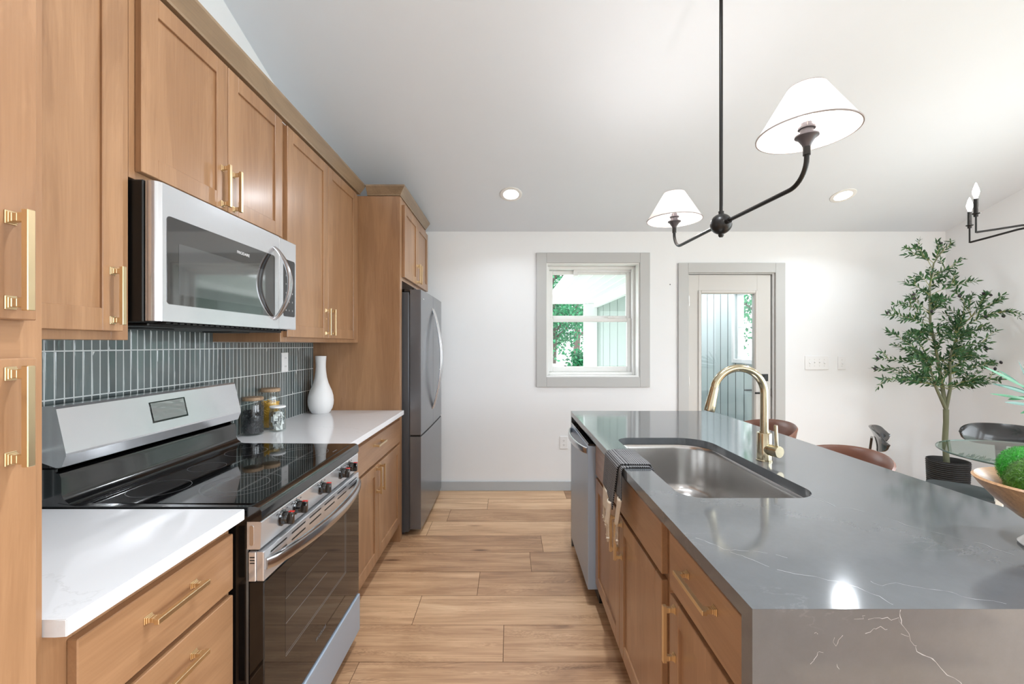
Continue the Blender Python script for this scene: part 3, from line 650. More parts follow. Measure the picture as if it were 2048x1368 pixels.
bm = BM(); box(bm, -1.014, MXf, 1.8035, MY1, MZ0, MZ1-.003, .003, 2); cp = obj('control_panel', bm, M_steel, t, label='stainless control panel')
bm = BM(); prism(bm, rrect(1.838, 1.934, 1.493, 1.743, .01, 4), 'x', MXf-.002, MXf+.001); obj('keypad', bm, M_bglass, cp, label='black keypad')
for r in range(5):
    for c2 in range(3): obj('key_digit', text_bm('%d' % ((r*3+c2) % 10), .010, MX(MXf+.0012, 1.858+c2*.027, 1.52+r*.038)), M_mark, cp, label='white key digit')
bm = BM(); box(bm, XL+.05, -1.03, MY0+.03, MY1-.03, MZ0-.014, MZ0-.0035, .003)
for k in range(26):
    y_ = MY0+.05+k*.026; box(bm, -1.035, -.995, y_, y_+.016, MZ0-.006, MZ0-.001)
for y_ in (1.36, 1.77): box(bm, -1.24, -1.12, y_-.06, y_+.06, MZ0-.018, MZ0-.013, .002)
obj('vent_grille', bm, M_blackm, t, label='black underside grille')

# ------------------------------------------------------------------ range
RY0, RY1 = 1.1855, 1.9455
t = thing('range', 'freestanding black and stainless electric range with glass cooktop', 'stove', (-1.03, 1.5655, 0))
bm = BM(); box(bm, XL+.05, -.734, RY0+.004, RY1-.004, .03, .905, .004); box(bm, -.735, -.712, RY0+.012, RY1-.012, .06, .87); 
for y_ in (RY0+.06, RY1-.06):
    for x_ in (-1.25, -.80): tube(bm, [(x_, y_, 0), (x_, y_, .032)], .02, 12)
obj('body', bm, M_black, t, label='black range body')
# cooktop with raised rim
bm = BM(); prism(bm, [(-1.262, .905), (-1.262, .927), (-1.235, .922), (-1.215, .919), (-.730, .9165), (-.712, .9175), (-.700, .9145), (-.6935, .905), (-.6925, .880), (-.698, .8755), (-.735, .8755), (-.735, .905)], 'y', RY0, RY1)
ct = obj('cooktop', bm, M_black, t, smooth=True, label='black enamel cooktop frame')
bm = BM(); prism(bm, rrect(-1.205, -.722, RY0+.022, RY1-.022, .02, 5), 'z', .916, .9192); obj('glass_surface', bm, M_bglass, ct, label='glossy black glass surface')
def ring(bm, cx, cy, r, w=.0012, z=.9194, n=64, a0=0, a1=2*PI):
    vs = []
    for k in range(n+1):
        a = a0+(a1-a0)*k/n; vs.append((bm.verts.new((cx+(r-w)*math.cos(a), cy+(r-w)*math.sin(a), z)), bm.verts.new((cx+r*math.cos(a), cy+r*math.sin(a), z))))
    for a, b in zip(vs, vs[1:]): bm.faces.new([a[0], a[1], b[1], b[0]])
for cx, cy, rr in ((-1.10, 1.335, (.082,)), (-1.115, 1.566, (.06,)), (-1.11, 1.79, (.078,)), (-.865, 1.375, (.115, .078)), (-.868, 1.765, (.105, .07))):
    bm = BM()
    for r in rr: ring(bm, cx, cy, r)
    obj('burner_ring', bm, M_ring, ct, label='printed burner circle')
bm = text_bm('HOT SURFACE', .006, Matrix.Translation((-.742, 1.80, .9194)) @ Matrix.Rotation(PI/2, 4, 'Z')); obj('cooktop_text', bm, M_ring, ct, label='printed cooktop text')
# lower backguard (black) with curved ends
bm = BM(); prism(bm, [(XL+.05, .90), (XL+.05, 1.02), (-1.272, 1.02), (-1.272, 1.012), (-1.258, 1.008), (-1.253, .995), (-1.252, .95), (-1.246, .936), (-1.232, .926), (-1.232, .90)], 'y', RY0+.001, RY1-.001)
bg = obj('backguard', bm, M_black, t, smooth=True, label='black lower backguard')
bm = BM()
pf = [(-1.30, 1.197), (-1.268, 1.196), (-1.262, 1.190), (-1.2345, 1.066), (-1.2345, 1.060), (-1.247, 1.028), (-1.262, 1.026), (-1.33, 1.05), (-1.33, 1.19)]
prism(bm, pf, 'y', RY0-.004, RY1+.004)
cpn = obj('console', bm, M_steel, t, label='slanted stainless control console')
bm = BM(); box(bm, XL+.05, -1.285, RY0+.004, RY1-.004, 1.02, 1.19, .004); box(bm, -1.30, -1.272, RY0+.01, RY1-.01, 1.012, 1.035)
obj('console_back', bm, M_blackm, t, label='black console back')
# display on slanted face
def onface(y, s, off=0):   # s: 0 top .. 1 bottom of slanted face
    a, b = Vector((-1.262, 0, 1.190)), Vector((-1.2345, 0, 1.066)); d = (b-a).normalized(); nn = Vector((-d.z, 0, d.x)); nn = nn if nn.x > 0 else -nn
    p = a.lerp(b, s)+nn*off; return Vector((p.x, y, p.z))
bm = BM()
for o0, o1, ya, yb, sa, sb in ((0, .0008, 1.478, 1.640, .18, .76),):
    v = [bm.verts.new(onface(yy_, s_, o)) for o in (o0, o1) for (yy_, s_) in ((ya, sa), (yb, sa), (yb, sb), (ya, sb))]
    for q in ((0, 1, 2, 3), (4, 5, 6, 7), (0, 1, 5, 4), (1, 2, 6, 5), (2, 3, 7, 6), (3, 0, 4, 7)): bm.faces.new([v[k] for k in q])
ds = obj('display', bm, M_bglass, cpn, label='black display window')
# crinkled protective film over the display
bm = BM(); random.seed(3); NN = 12; gv = [[bm.verts.new(onface(1.482+.150*i/NN, .21+.50*j/NN, .0014+random.uniform(0, .0011))) for j in range(NN+1)] for i in range(NN+1)]
for i in range(NN):
    for j in range(NN): bm.faces.new([gv[i][j], gv[i+1][j], gv[i+1][j+1], gv[i][j+1]])
obj('film', bm, flat('clear_film', (150, 150, 150), .07, spec=.8, metal=.55), cpn, smooth=True, label='wrinkled protective film')
# front control fascia
bm = BM(); prism(bm, [(-.735, .797), (-.700, .797), (-.6975, .800), (-.6945, .872), (-.697, .8745), (-.735, .8745)], 'y', RY0+.002, RY1-.002)
fa = obj('knob_panel', bm, M_steel, t, label='stainless knob panel')
bm = BM(); prism(bm, [(p, q) for p, q in rrect(-.727, -.716, .808, .864, .005, 5)], 'y', RY0+.0005, RY0+.0025); obj('side_slot', bm, M_handle, fa, label='oval side embossing')
for y_ in (1.297, 1.383, 1.5655, 1.748, 1.834):
    x_ = -.6955; z_ = .842
    bm = BM(); t2 = bmesh.new(); lathe(t2, [(0, 0), (.024, 0), (.024, .003), (.0195, .006), (.0185, .020), (.0175, .022), (0, .022)], 0, 0, 24)
    merge(bm, t2, None, Matrix.Translation((x_, y_, z_)) @ Matrix.Rotation(PI/2, 4, 'Y'))
    box(bm, x_+.018, x_+.036, y_-.0065, y_+.0065, z_-.0185, z_+.0185, .002)
    kn = obj('knob', bm, M_black, fa, smooth=True, label='black control knob')
    bm = BM(); box(bm, x_+.020, x_+.0358, y_-.004, y_+.0072, z_+.0165, z_+.0192, .0004); obj('red_mark', bm, M_red, kn, label='red pointer mark')
for y_ in (1.297, 1.383, 1.5655, 1.748, 1.834):
    for k in range(3): obj('knob_text', text_bm(('OFF', 'HI', 'LO')[k], .006, MX(-.6944, y_+(-.028, .0, .028)[k], (.862, .869, .862)[k])), M_slot, fa, label='small printed knob lettering')
# oven door
DXf = -.690
bm = BM(); box(bm, -.712, DXf, RY0+.006, RY1-.006, .705, .789, .003, 2); box(bm, -.733, -.712, RY0+.004, RY1-.004, .705, .789, .002)
od = obj('oven_door', bm, M_steel, t, label='stainless oven door top rail')
bm = BM(); box(bm, -.733, DXf+.0005, RY0+.006, RY1-.006, .243, .704, .003); obj('door_glass', bm, M_bglass, od, label='black oven door glass')
for k in range(6):
    y_ = RY0+.04+k*.119
    for z_ in (.773, .752):
        bm = BM(); box(bm, DXf-.001, DXf+.0006, y_, y_+.088, z_-.0022, z_+.0022); obj('vent_slot', bm, M_blackm, od, label='dark vent slot')
for k in range(3):
    bm = BM(); box(bm, -.728, -.715, RY0+.0035, RY0+.0045, .772-k*.008, .775-k*.008); obj('vent_slot', bm, M_blackm, od, label='dark vent slot')
bm = BM(); prism(bm, rrect(1.305, 1.80, .405, .672, .006, 3), 'x', DXf+.0005, DXf+.0009); wn_ = obj('oven_window', bm, M_ovenw, od, label='smoky oven window')
bm = BM()
for z_ in (.588, .512): box(bm, DXf+.0009, DXf+.0013, 1.306, 1.60, z_-.0007, z_+.0007)
box(bm, DXf+.0009, DXf+.0012, 1.306, 1.785, .411, .4125); box(bm, DXf+.0009, DXf+.0012, 1.306, 1.785, .418, .419)
for y_ in (1.768, 1.778, 1.784): box(bm, DXf+.0009, DXf+.0012, y_, y_+.0012, .412, .66)
obj('oven_rack', bm, M_faint, od, label='pale rack lines')
bm = text_bm('FRIGIDAIRE', .016, MX(DXf+.0012, 1.55, .318)); obj('logo', bm, M_ring, od, label='pale lettering')
bm = BM(); bow(bm, (DXf-.002, RY0+.018, .750), (DXf-.002, RY1-.018, .750), (1, 0, 0), .060, .038, .026, (0, 0, 1), 36, .62, .1); obj('oven_handle', bm, M_handle, od, smooth=True, label='long bowed stainless oven handle')
bm = BM(); box(bm, -.730, -.684, RY0+.006, RY1-.006, .072, .236, .004, 2); obj('storage_drawer', bm, M_steeld, t, label='stainless bottom drawer')

# ------------------------------------------------------------------ refrigerator
FY0, FY1, FX = 3.03, 3.925, -.6295
t = thing('refrigerator', 'grey stainless french-door refrigerator with bottom freezer', 'refrigerator', (-1.0, 3.48, 0))
bm = BM(); box(bm, XL+.04, -.722, FY0, FY1, .03, 1.745, .004); box(bm, -.722, -.712, FY0+.01, FY1-.01, .06, 1.73)
for y_ in (FY0+.06, FY1-.06):
    for x_ in (-1.25, -.78): tube(bm, [(x_, y_, 0), (x_, y_, .032)], .02, 12)
obj('cabinet_body', bm, flat('fridge_side_grey', (86, 87, 90), .35, metal=.4), t, label='dark grey side and body')
def fdoor(name, y0, y1, z0, z1):
    bm = BM(); n_ = 10; pr = [(-.712, y0), (-.648, y0)]
    for k in range(n_+1):
        u = k/n_; yy_ = y0+.001+(y1-y0-.002)*u; full = (yy_-FY0)/(FY1-FY0); pr.append((FX-.006+.006*math.sin(PI*full)**.5 if 0 < full < 1 else FX-.006, yy_))
    pr += [(-.648, y1), (-.712, y1)]
    prism(bm, pr, 'z', z0, z1); bmesh.ops.bevel(bm, geom=[e for e in bm.edges if e.calc_face_angle(0) > .6], offset=.003, segments=2, affect='EDGES')
    return obj(name, bm, M_steelv, t, smooth=True)
d1 = fdoor('door', FY0, 3.4765, .725, 1.762); d2 = fdoor('door', 3.4795, FY1, .725, 1.762)
fz = fdoor('freezer_drawer', FY0, FY1, .052, .712)
for dd, y_ in ((d1, 3.452), (d2, 3.504)):
    bm = BM(); bow(bm, (FX-.004, y_, .845), (FX-.004, y_, 1.665), (1, 0, 0), .072, .034, .016, (0, 1, 0), 30, .8); obj('handle', bm, M_handle, dd, smooth=True, label='long bowed bright handle')
bm = BM(); box(bm, -.708, -.640, FY0+.005, FY1-.005, .7125, .7245); obj('gasket', bm, M_blackm, t, label='black gap between doors')
for y_ in (FY0+.03, FY1-.03):
    bm = BM(); box(bm, -.80, -.70, y_-.025, y_+.025, 1.7455, 1.765, .004); tube(bm, [(-.69, y_, 1.7625), (-.69, y_, 1.772)], .014, 14); obj('hinge_cap', bm, M_black, t, smooth=True, label='hinge cover')
bm = text_bm('FRIGIDAIRE', .010, MX(FX-.001, 3.10, 1.70)); obj('logo', bm, M_mark, d1)

# ------------------------------------------------------------------ island
IX0, IX1, IY0, IY1 = .418, 1.385, .733, 2.92
SX0, SX1, SY0, SY1 = .515, .937, 1.262, 2.078
hole = rrect(SX0, SX1, SY0, SY1, (.135, .07, .07, .085), 12)
def strip(bm, pts, w, nrm, mi, jit=.4, seed=1):
    random.seed(seed); fine = []
    for a, b in zip(pts, pts[1:]):
        m_ = max(2, int((b-a).length/.012))
        for k in range(m_): fine.append(a.lerp(b, k/m_)+Vector([random.uniform(-1, 1)*.0030*(1-abs(nrm[i])) for i in range(3)]))
    fine.append(pts[-1]); N = Vector(nrm); last = None
    for k, p in enumerate(fine):
        d = (fine[min(k+1, len(fine)-1)]-fine[max(k-1, 0)]).normalized(); s = N.cross(d).normalized(); ww = w*random.uniform(.2, 1.3)*.65
        cur = (bm.verts.new(p+s*ww+N*.0005), bm.verts.new(p-s*ww+N*.0005))
        if last and random.random() > .07:
            f = bm.faces.new([last[0], last[1], cur[1], cur[0]]); f.material_index = mi
        last = cur
def z7(u, v): return (1480+u/3.6056, 1040+v/3.6056)
t = thing('kitchen_island', 'large grey quartz waterfall island with maple cabinets facing the aisle', 'kitchen island', (.9, 1.83, 0))
ZT = .914; TH = .032
bm = BM()
def ringv(z, pts): return [bm.verts.new((x, y, z)) for x, y in pts]
outer = [(IX0, IY0), (IX1, IY0), (IX1, IY1), (IX0, IY1)]
faces_sets = []
loops = {}
for z in (ZT, ZT-TH):
    O, I = ringv(z, outer), ringv(z, hole); loops[z] = (O, I)
    es = []
    for L_ in (O, I):
        for k in range(len(L_)): es.append(bm.edges.new((L_[k], L_[(k+1) % len(L_)])))
    bmesh.ops.triangle_fill(bm, use_beauty=True, use_dissolve=False, edges=es)
for w_ in (0, 1):
    a, b = loops[ZT][w_], loops[ZT-TH][w_]
    for k in range(len(a)): bm.faces.new([a[k], a[(k+1) % len(a)], b[(k+1) % len(a)], b[k]])
def topv(lst, w, seed): strip(bm, [Wz(px, py, ZT) for px, py in lst], w, (0, 0, 1), 1, seed=seed)
topv([z7(*p) for p in ((-60, 235), (20, 262), (80, 283), (215, 345), (390, 385), (525, 408), (700, 448), (850, 490), (920, 520), (1000, 550), (1080, 600), (1160, 632))], .0007, 1)
topv([z7(*p) for p in ((940, 448), (1020, 475), (1090, 458), (1160, 460), (1290, 490), (1400, 500), (1530, 528), (1600, 555), (1690, 572), (1840, 590), (2010, 625))], .0005, 2)
topv([z7(*p) for p in ((100, 225), (270, 255), (400, 295))], .0006, 3)
topv([(1640+u/4.885, 840+v/4.885) for u, v in ((0, 785), (130, 825), (170, 855), (310, 865), (520, 925), (600, 945), (750, 990), (850, 1030), (1040, 1080), (1150, 1105), (1340, 1155), (1600, 1215), (1700, 1260), (1900, 1320))], .0007, 4)
topv([(1620, 990), (1650, 1003), (1672, 1015)], .0010, 6)
topv([(1120+u/2.326, 780+v/2.326) for u, v in ((630, 690), (700, 712), (760, 740), (850, 750), (900, 745))], .0007, 5)
obj('worktop', bm, [M_island, M_vein], t, label='grey quartz top with sink cutout')
bm = BM(); box(bm, IX0-.0002, IX1+.0002, IY0-.0003, IY0+.034, 0, ZT-.0004)
front = [z7(*p) for p in ((1160, 650), (1163, 680), (1165, 740), (1215, 830), (1265, 900), (1260, 915), (1310, 965), (1365, 985), (1405, 1035), (1500, 1105), (1580, 1175), (1680, 1300))]
strip(bm, [W(px, py, IY0) for px, py in front], .0011, (0, -1, 0), 1, seed=7)
for k, lst in enumerate((((810, 720), (880, 712), (900, 690)), ((930, 720), (1000, 705), (1060, 708), (1130, 712), (1160, 745)), ((890, 805), (960, 790), (1010, 770), (1060, 787)), ((670, 855), (690, 900), (720, 870), (740, 830)), ((500, 1030), (540, 1000), (560, 965), (600, 955)), ((700, 1045), (715, 1075)), ((530, 808), (560, 822)), ((1155, 830), (1215, 840)))):
    strip(bm, [W(*z7(*p), IY0) for p in lst], .0007, (0, -1, 0), 1, seed=20+k)
obj('waterfall_panel', bm, [M_island, M_vein], t, label='near grey quartz waterfall side')
bm = BM(); box(bm, IX0, IX1, IY1-.034, IY1, 0, ZT-TH-.0002); obj('waterfall_panel', bm, M_island, t, label='far grey quartz waterfall side')
# cabinets (face -X)
bm = BM(); XF = .460; XBk = 1.06
def icarc(y0, y1):
    fframe(bm, XF, -1, y0, y1, .1, .881); xi = XF+.019; box(bm, XF+.0002, xi, y0+.049, y1-.049, .674, .714)
    box(bm, xi, XBk, y0, y0+.018, .1, .62 if y0 > 1.0 and y1 < 2.3 else .881); box(bm, xi, XBk, y1-.018, y1, .1, .62 if y1 < 2.3 and y0 > 1.0 else .881); box(bm, xi, XBk, y0+.018, y1-.018, .1, .118)
    box(bm, XF+.075, XBk, y0, y1, 0, .1)
icarc(.768, 1.2005); icarc(1.2015, 2.192)
box(bm, XBk, XBk+.012, .768, 2.885, 0, .881); box(bm, XF, XBk, 2.806, 2.822, 0, .881); box(bm, XF, XBk, 2.822, 2.885, 0, .1); box(bm, XF+.002, XF+.02, 2.822, 2.885, .1, .881)
obj('carcass', bm, M_woodv, t)
slab(t, 'drawer', .440, -1, .806, 1.172, .703, .853, handle=(.982, .80), L=.165)
shaker(t, 'door', .440, -1, .806, 1.172, .14, .686, hy=1.135, hz=.598)
slab(t, 'false_drawer_front', .440, -1, 1.234, 2.187, .703, .853)
shaker(t, 'door', .440, -1, 1.234, 1.708, .14, .686, hy=1.672, hz=.598)
shaker(t, 'door', .440, -1, 1.712, 2.187, .14, .686, hy=1.742, hz=.598)
# dishwasher
t = thing('dishwasher', 'stainless dishwasher with bowed handle built into the far end of the island', 'dishwasher', (.7, 2.5, 0))
bm = BM(); box(bm, .462, 1.04, 2.199, 2.799, .03, .862); box(bm, .50, .53, 2.205, 2.795, 0, .09); obj('tub', bm, M_blackm, t, label='black dishwasher body')
bm = BM(); box(bm, .403, .461, 2.199, 2.799, .10, .845, .004, 2); dd = obj('door', bm, M_steeld, t, label='stainless door')
bm = BM(); box(bm, .405, .461, 2.199, 2.799, .8452, .857, .002); obj('control_strip', bm, M_black, dd, label='black top control strip')
bm = BM(); bow(bm, (.405, 2.222, .815), (.405, 2.775, .815), (-1, 0, 0), .044, .036, .018, (0, 0, 1), 30, .6, .1); obj('handle', bm, M_handle, dd, smooth=True, label='bowed stainless handle')
# sink
bm = BM(); rings = []
def off_hole(e, z, rr=None):
    return [bm.verts.new((x, y, z)) for x, y in rrect(SX0+e, SX1-e, SY0+e, SY1-e, [max(.02, r-e*.8) for r in (.135, .07, .07, .085)], 12)]
zt = ZT-TH-.0006
for e, z in ((-.022, zt), (-.004, zt), (-.001, zt-.004), (.002, zt-.02), (.008, zt-.18), (.014, zt-.205), (.03, zt-.222), (.06, zt-.228)): rings.append(off_hole(e, z))
for a, b in zip(rings, rings[1:]):
    for k in range(len(a)): bm.faces.new([a[k], a[(k+1) % len(a)], b[(k+1) % len(a)], b[k]])
bm.faces.new(rings[-1])
t = thing('sink', 'deep undermount stainless single-bowl sink set into the island', 'sink', (.726, 1.67, zt-.228))
so = obj('basin', bm, M_sink, t, smooth=True)
bm = BM(); lathe(bm, [(0, zt-.226), (.02, zt-.226), (.028, zt-.2245), (.043, zt-.2235), (.046, zt-.2275)], .72, 1.74, 32); obj('drain', bm, M_handle, t, smooth=True, label='round drain')
# faucet
fx, fy = 1.0, 1.671
t = thing('faucet', 'champagne gold pull-down gooseneck faucet on the island beside the sink', 'faucet', (fx, fy, .9145))
bm = BM(); lathe(bm, [(0, .9145), (.029, .9145), (.029, .918), (.0265, .920), (.0265, 1.022), (.025, 1.024), (.0175, 1.025), (.0175, 1.03), (0, 1.03)], fx, fy, 36); obj('body', bm, M_champ, t, smooth=True)
R_ = .100; zc_ = 1.292-R_-.0145
pts = [(fx, fy, 1.02), (fx, fy, 1.08), (fx, fy, 1.13)]+[(fx-R_+R_*math.cos(a), fy, zc_+R_*math.sin(a)) for a in [PI*k/26 for k in range(0, 24)]]
end = Vector(pts[-1]); d_ = Vector((-.16, 0, -1)).normalized(); pts += [tuple(end+d_*.012)]
bm = BM(); tube(bm, pts, .0148, 20); obj('spout', bm, M_champ, t, smooth=True)
p0 = Vector(pts[-1]); bm = BM(); d2_ = Vector((-.23, 0, -1)).normalized()
tube(bm, [p0+d2_*s for s in (0, .003, .02, .07, .092, .096)], [.0158, .0163, .0168, .0195, .0205, .019], 22); obj('spray_head', bm, M_champ, t, smooth=True)
bm = BM(); a_ = Vector((.30, -.95, 0)).normalized(); hp = Vector((fx, fy, .962))
tube(bm, [hp, hp+a_*.028], .0215, 24); tube(bm, [hp+a_*.029, hp+a_*.033], .0205, 24); tube(bm, [hp+a_*.034, hp+a_*.066, hp+a_*.0675], [.0222, .0222, .021], 28)
lp = hp+a_*.050; tube(bm, [lp+Vector((.004, 0, .018)), lp+Vector((.0, 0, .098)), lp+Vector((0, 0, .1))], [.0062, .0062, .005], 14)
obj('lever', bm, M_champ, t, smooth=True, label='side lever handle')

# ------------------------------------------------------------------ towel
def towel_mat():
    m, n, l, p = newmat('woven_towel'); tc = n.new('ShaderNodeTexCoord'); uv = n.new('ShaderNodeMapping'); uv.inputs['Scale'].default_value = (160, 160, 1); uv.inputs['Rotation'].default_value = (0, 0, PI/4); l.new(tc.outputs['UV'], uv.inputs[0])
    ch = n.new('ShaderNodeTexChecker'); ch.inputs['Scale'].default_value = 1; ch.inputs[1].default_value = (*lin((16, 16, 18)), 1); ch.inputs[2].default_value = (*lin((140, 140, 142)), 1); l.new(uv.outputs[0], ch.inputs[0])
    l.new(ch.outputs[0], p.inputs['Base Color']); p.inputs['Roughness'].default_value = .9
    b = n.new('ShaderNodeBump'); b.inputs['Strength'].default_value = .5; b.inputs['Distance'].default_value = .001; l.new(ch.outputs[1], b.inputs['Height']); l.new(b.outputs[0], p.inputs['Normal']); return m
M_tow = towel_mat(); M_cream = flat('cream_cotton', (214, 200, 180), .9, bump=.6, bscale=400)
def cloth(name, parent, path_fn, ns, nt, mat, th=.004):
    bm = BM(); uvl = bm.loops.layers.uv.new('UVMap'); g_ = [[(bm.verts.new(path_fn(i/ns, j/nt)), (i/ns*.22, j/nt*.36)) for j in range(nt+1)] for i in range(ns+1)]
    for i in range(ns):
        for j in range(nt):
            q = [g_[i][j], g_[i+1][j], g_[i+1][j+1], g_[i][j+1]]; f = bm.faces.new([v[0] for v in q])
            for lp_, v in zip(f.loops, q): lp_[uvl].uv = v[1]
    o = obj(name, bm, mat, parent, smooth=True); s = o.modifiers.new('thick', 'SOLIDIFY'); s.thickness = th; s.offset = 0; return o
t = thing('dish_towel', 'black and cream woven dish towel with tassels draped over the island edge by the sink', 'towel', (.45, 1.68, .9145))
def top_fn(lift, ya0, ya1, yb0, yb1, x_in, z_in, x_out, zbot, bulge=.0, edge=IX0):
    """u across (far->near), v: 0 sink end .. 1 hanging bottom"""
    zt_ = ZT+.004+lift
    knots = [(0, x_in, z_in), (.10, x_in-.012, zt_+.001), (.40, edge+.03, zt_+.003), (.50, edge-.004, zt_-.001), (.56, edge-.009-lift, zt_-.016), (1, x_out, None)]
    def fn(u, v):
        ya, yb = ya0+(ya1-ya0)*max(0, (v-.4)/.6), yb0+(yb1-yb0)*max(0, (v-.4)/.6)
        y_ = ya+(yb-ya)*u; zb = zbot(u)
        for (a, x0_, z0_), (b, x1_, z1_) in zip(knots, knots[1:]):
            if v <= b+1e-9:
                s_ = (v-a)/(b-a); z1v = zb if z1_ is None else z1_; z0v = z0_
                s2 = s_*s_*(3-2*s_) if z1_ is not None else s_
                x_ = x0_+(x1_-x0_)*s2; z_ = z0v+(z1v-z0v)*s_
                break
        fold = math.sin(u*PI*2.2+.5)*.004*max(0, (v-.45)/.55)
        wav = math.sin(u*9+v*4)*.0012 if v < .45 else 0
        return (x_-abs(fold), y_, z_+wav)
    return fn
cloth('fabric', t, top_fn(.006, 1.792, 1.80, 1.575, 1.635, .533, .899, .397, lambda u: .785-.05*u*u), 22, 40, M_tow)
cloth('fabric', t, top_fn(-.001, 1.770, 1.70, 1.562, 1.552, .527, .905, .410, lambda u: .80), 16, 36, M_tow)
def flap(y0, y1, z0, z1, x0, x1, roll=.0):
    def fn(u, v):
        y_ = y0[0]+(y1[0]-y0[0])*v; w_ = (y0[1]-y0[0])+((y1[1]-y1[0])-(y0[1]-y0[0]))*v
        yy_ = y_+w_*u; return (x0+(x1-x0)*v-math.sin(u*PI)*roll, yy_, (z0(u))+(z1(u)-z0(u))*v)
    return fn
cloth('cream_band', t, flap((1.80, 1.70), (1.80, 1.712), lambda u: .787-.02*u, lambda u: .700-.004*u, .3975, .394, .004), 10, 10, M_cream)
cloth('cream_band', t, flap((1.70, 1.655), (1.715, 1.68), lambda u: .755, lambda u: .655, .396, .391, .010), 8, 10, M_cream)
cloth('cream_band', t, flap((1.60, 1.555), (1.625, 1.595), lambda u: .80, lambda u: .69, .409, .405, .008), 8, 10, M_cream)
random.seed(11)
for (y_, z_, x_, ln) in ((1.795, .70, .394, .052), (1.775, .70, .393, .05), (1.748, .698, .392, .055), (1.725, .697, .391, .06), (1.71, .656, .389, .05), (1.695, .656, .388, .058), (1.68, .655, .389, .05), (1.622, .69, .403, .062), (1.60, .69, .403, .058)):
    bm = BM()
    for k in range(3):
        oy = (k-1)*.0035; pts = [(x_+random.uniform(-.001, .001), y_+oy*(1-s)+.002*math.sin(6*s+k), z_+.004-(ln+.004)*s) for s in [q/6 for q in range(7)]]; tube(bm, pts, .0014, 6)
    t2 = bmesh.new(); bmesh.ops.create_icosphere(t2, subdivisions=2, radius=.0048); merge(bm, t2, None, Matrix.Translation((x_, y_, z_-ln)))
    for k in range(4): tube(bm, [(x_, y_, z_-ln), (x_+random.uniform(-.004, .004), y_+random.uniform(-.005, .005), z_-ln-random.uniform(.010, .016))], .0011, 5)
    obj('tassel', bm, M_cream, t, smooth=True)

# ------------------------------------------------------------------ vase, jars
vx, vy = -1.262, 2.835
bm = BM(); pr = [(0, 0), (.052, 0), (.057, .004), (.072, .03), (.0785, .055), (.0805, .082), (.0775, .115), (.069, .147), (.058, .172), (.047, .200), (.0385, .235), (.0335, .27), (.031, .305), (.0315, .335), (.0345, .378), (.0325, .379), (.028, .335), (.028, .28), (0, .25)]
lathe(bm, [(r, .9145+z) for r, z in pr], vx, vy, 48); setp(obj('vase', bm, M_ceram, smooth=True), 'tall white bottle-shaped ceramic vase in the counter corner', 'vase')
def jar(name, label, cx, cy, r, h, lidh, fill, lidmat, fillh, ribs=False, fillkind='beans'):
    z0 = .9146; t = thing(name, label, 'jar', (cx, cy, z0), 'storage jars on the counter'); bm = BM(); n_ = 48
    prof = [(0, .0), (r*.92, 0), (r, .006), (r, h-.022), (r*.93, h-.010), (r*.86, h-.005), (r*.86, h), (r*.82, h), (r*.82, h-.008), (r*.945, h-.024), (r*.945, .009), (0, .006)]
    lathe(bm, [(a, z0+b) for a, b in prof], cx, cy, n_)
    if ribs:
        for v in bm.verts:
            dx, dy = v.co.x-cx, v.co.y-cy; rr = math.hypot(dx, dy)
            if rr > r*.97 and .01 < v.co.z-z0 < h-.01:
                a = math.atan2(dy, dx); s = 1+.02*math.sin(a*24+1); v.co.x = cx+dx*s; v.co.y = cy+dy*s
    obj('glass', bm, M_jar, t, smooth=True, label='clear glass body')
    bm = BM(); lathe(bm, [(0, z0+h+.001), (r*.90, z0+h+.001), (r*.97, z0+h+.003), (r*.97, z0+h+lidh-.003), (r*.92, z0+h+lidh), (0, z0+h+lidh)], cx, cy, 40); obj('lid', bm, lidmat, t, smooth=True)
    random.seed(int(cx*-1000)); bm = BM()
    if fillkind == 'beans':
        for k in range(900):
            a = random.random()*2*PI; rr = r*.90*math.sqrt(random.uniform(.62, 1)) if random.random() < .85 else r*.85*math.sqrt(random.random()); zz = z0+.012+random.random()*(fillh-.014) if rr > r*.6 else z0+fillh-.004
            t2 = bmesh.new(); bmesh.ops.create_icosphere(t2, subdivisions=1, radius=.0042); merge(bm, t2, None, Matrix.Translation((cx+rr*math.cos(a), cy+rr*math.sin(a), zz)) @ Matrix.Rotation(random.random()*6, 4, 'X') @ Matrix.Rotation(random.random()*6, 4, 'Z') @ Matrix.Diagonal((1, .75, .6, 1)))
        lathe(bm, [(0, z0+.01), (r*.82, z0+.01), (r*.82, z0+fillh-.006), (0, z0+fillh-.006)], cx, cy, 20)
    elif fillkind == 'pasta':
        for k in range(260):
            a = random.random()*2*PI; rr = r*.86*math.sqrt(random.uniform(.5, 1)); zz = z0+.015+random.random()*(fillh-.02); p = Vector((cx+rr*math.cos(a), cy+rr*math.sin(a), zz)); d = Vector((-math.sin(a), math.cos(a), random.uniform(-.8, .8))).normalized()
            tube(bm, [p-d*.009+Vector((0, 0, .003)), p, p+d*.009+Vector((0, 0, .003))], .0027, 6)
        lathe(bm, [(0, z0+.01), (r*.72, z0+.01), (r*.72, z0+fillh-.008), (0, z0+fillh-.008)], cx, cy, 20)
    else:
        for k in range(26):
            a = random.random()*2*PI; rr = r*.45*math.sqrt(random.random()); p = Vector((cx+rr*math.cos(a), cy+rr*math.sin(a), z0+.02+random.random()*(fillh-.045)))
            t2 = bmesh.new(); bmesh.ops.create_cube(t2, size=1); M_ = Matrix.Translation(p) @ Matrix.Rotation(random.random()*6, 4, 'Z') @ Matrix.Rotation(random.uniform(-.6, .6), 4, 'X') @ Matrix.Diagonal((.032, .004, .030, 1)); merge(bm, t2, 1 if k % 7 == 0 else 0, M_)
    obj('contents', bm, fill, t)['kind'] = 'stuff'
    return t
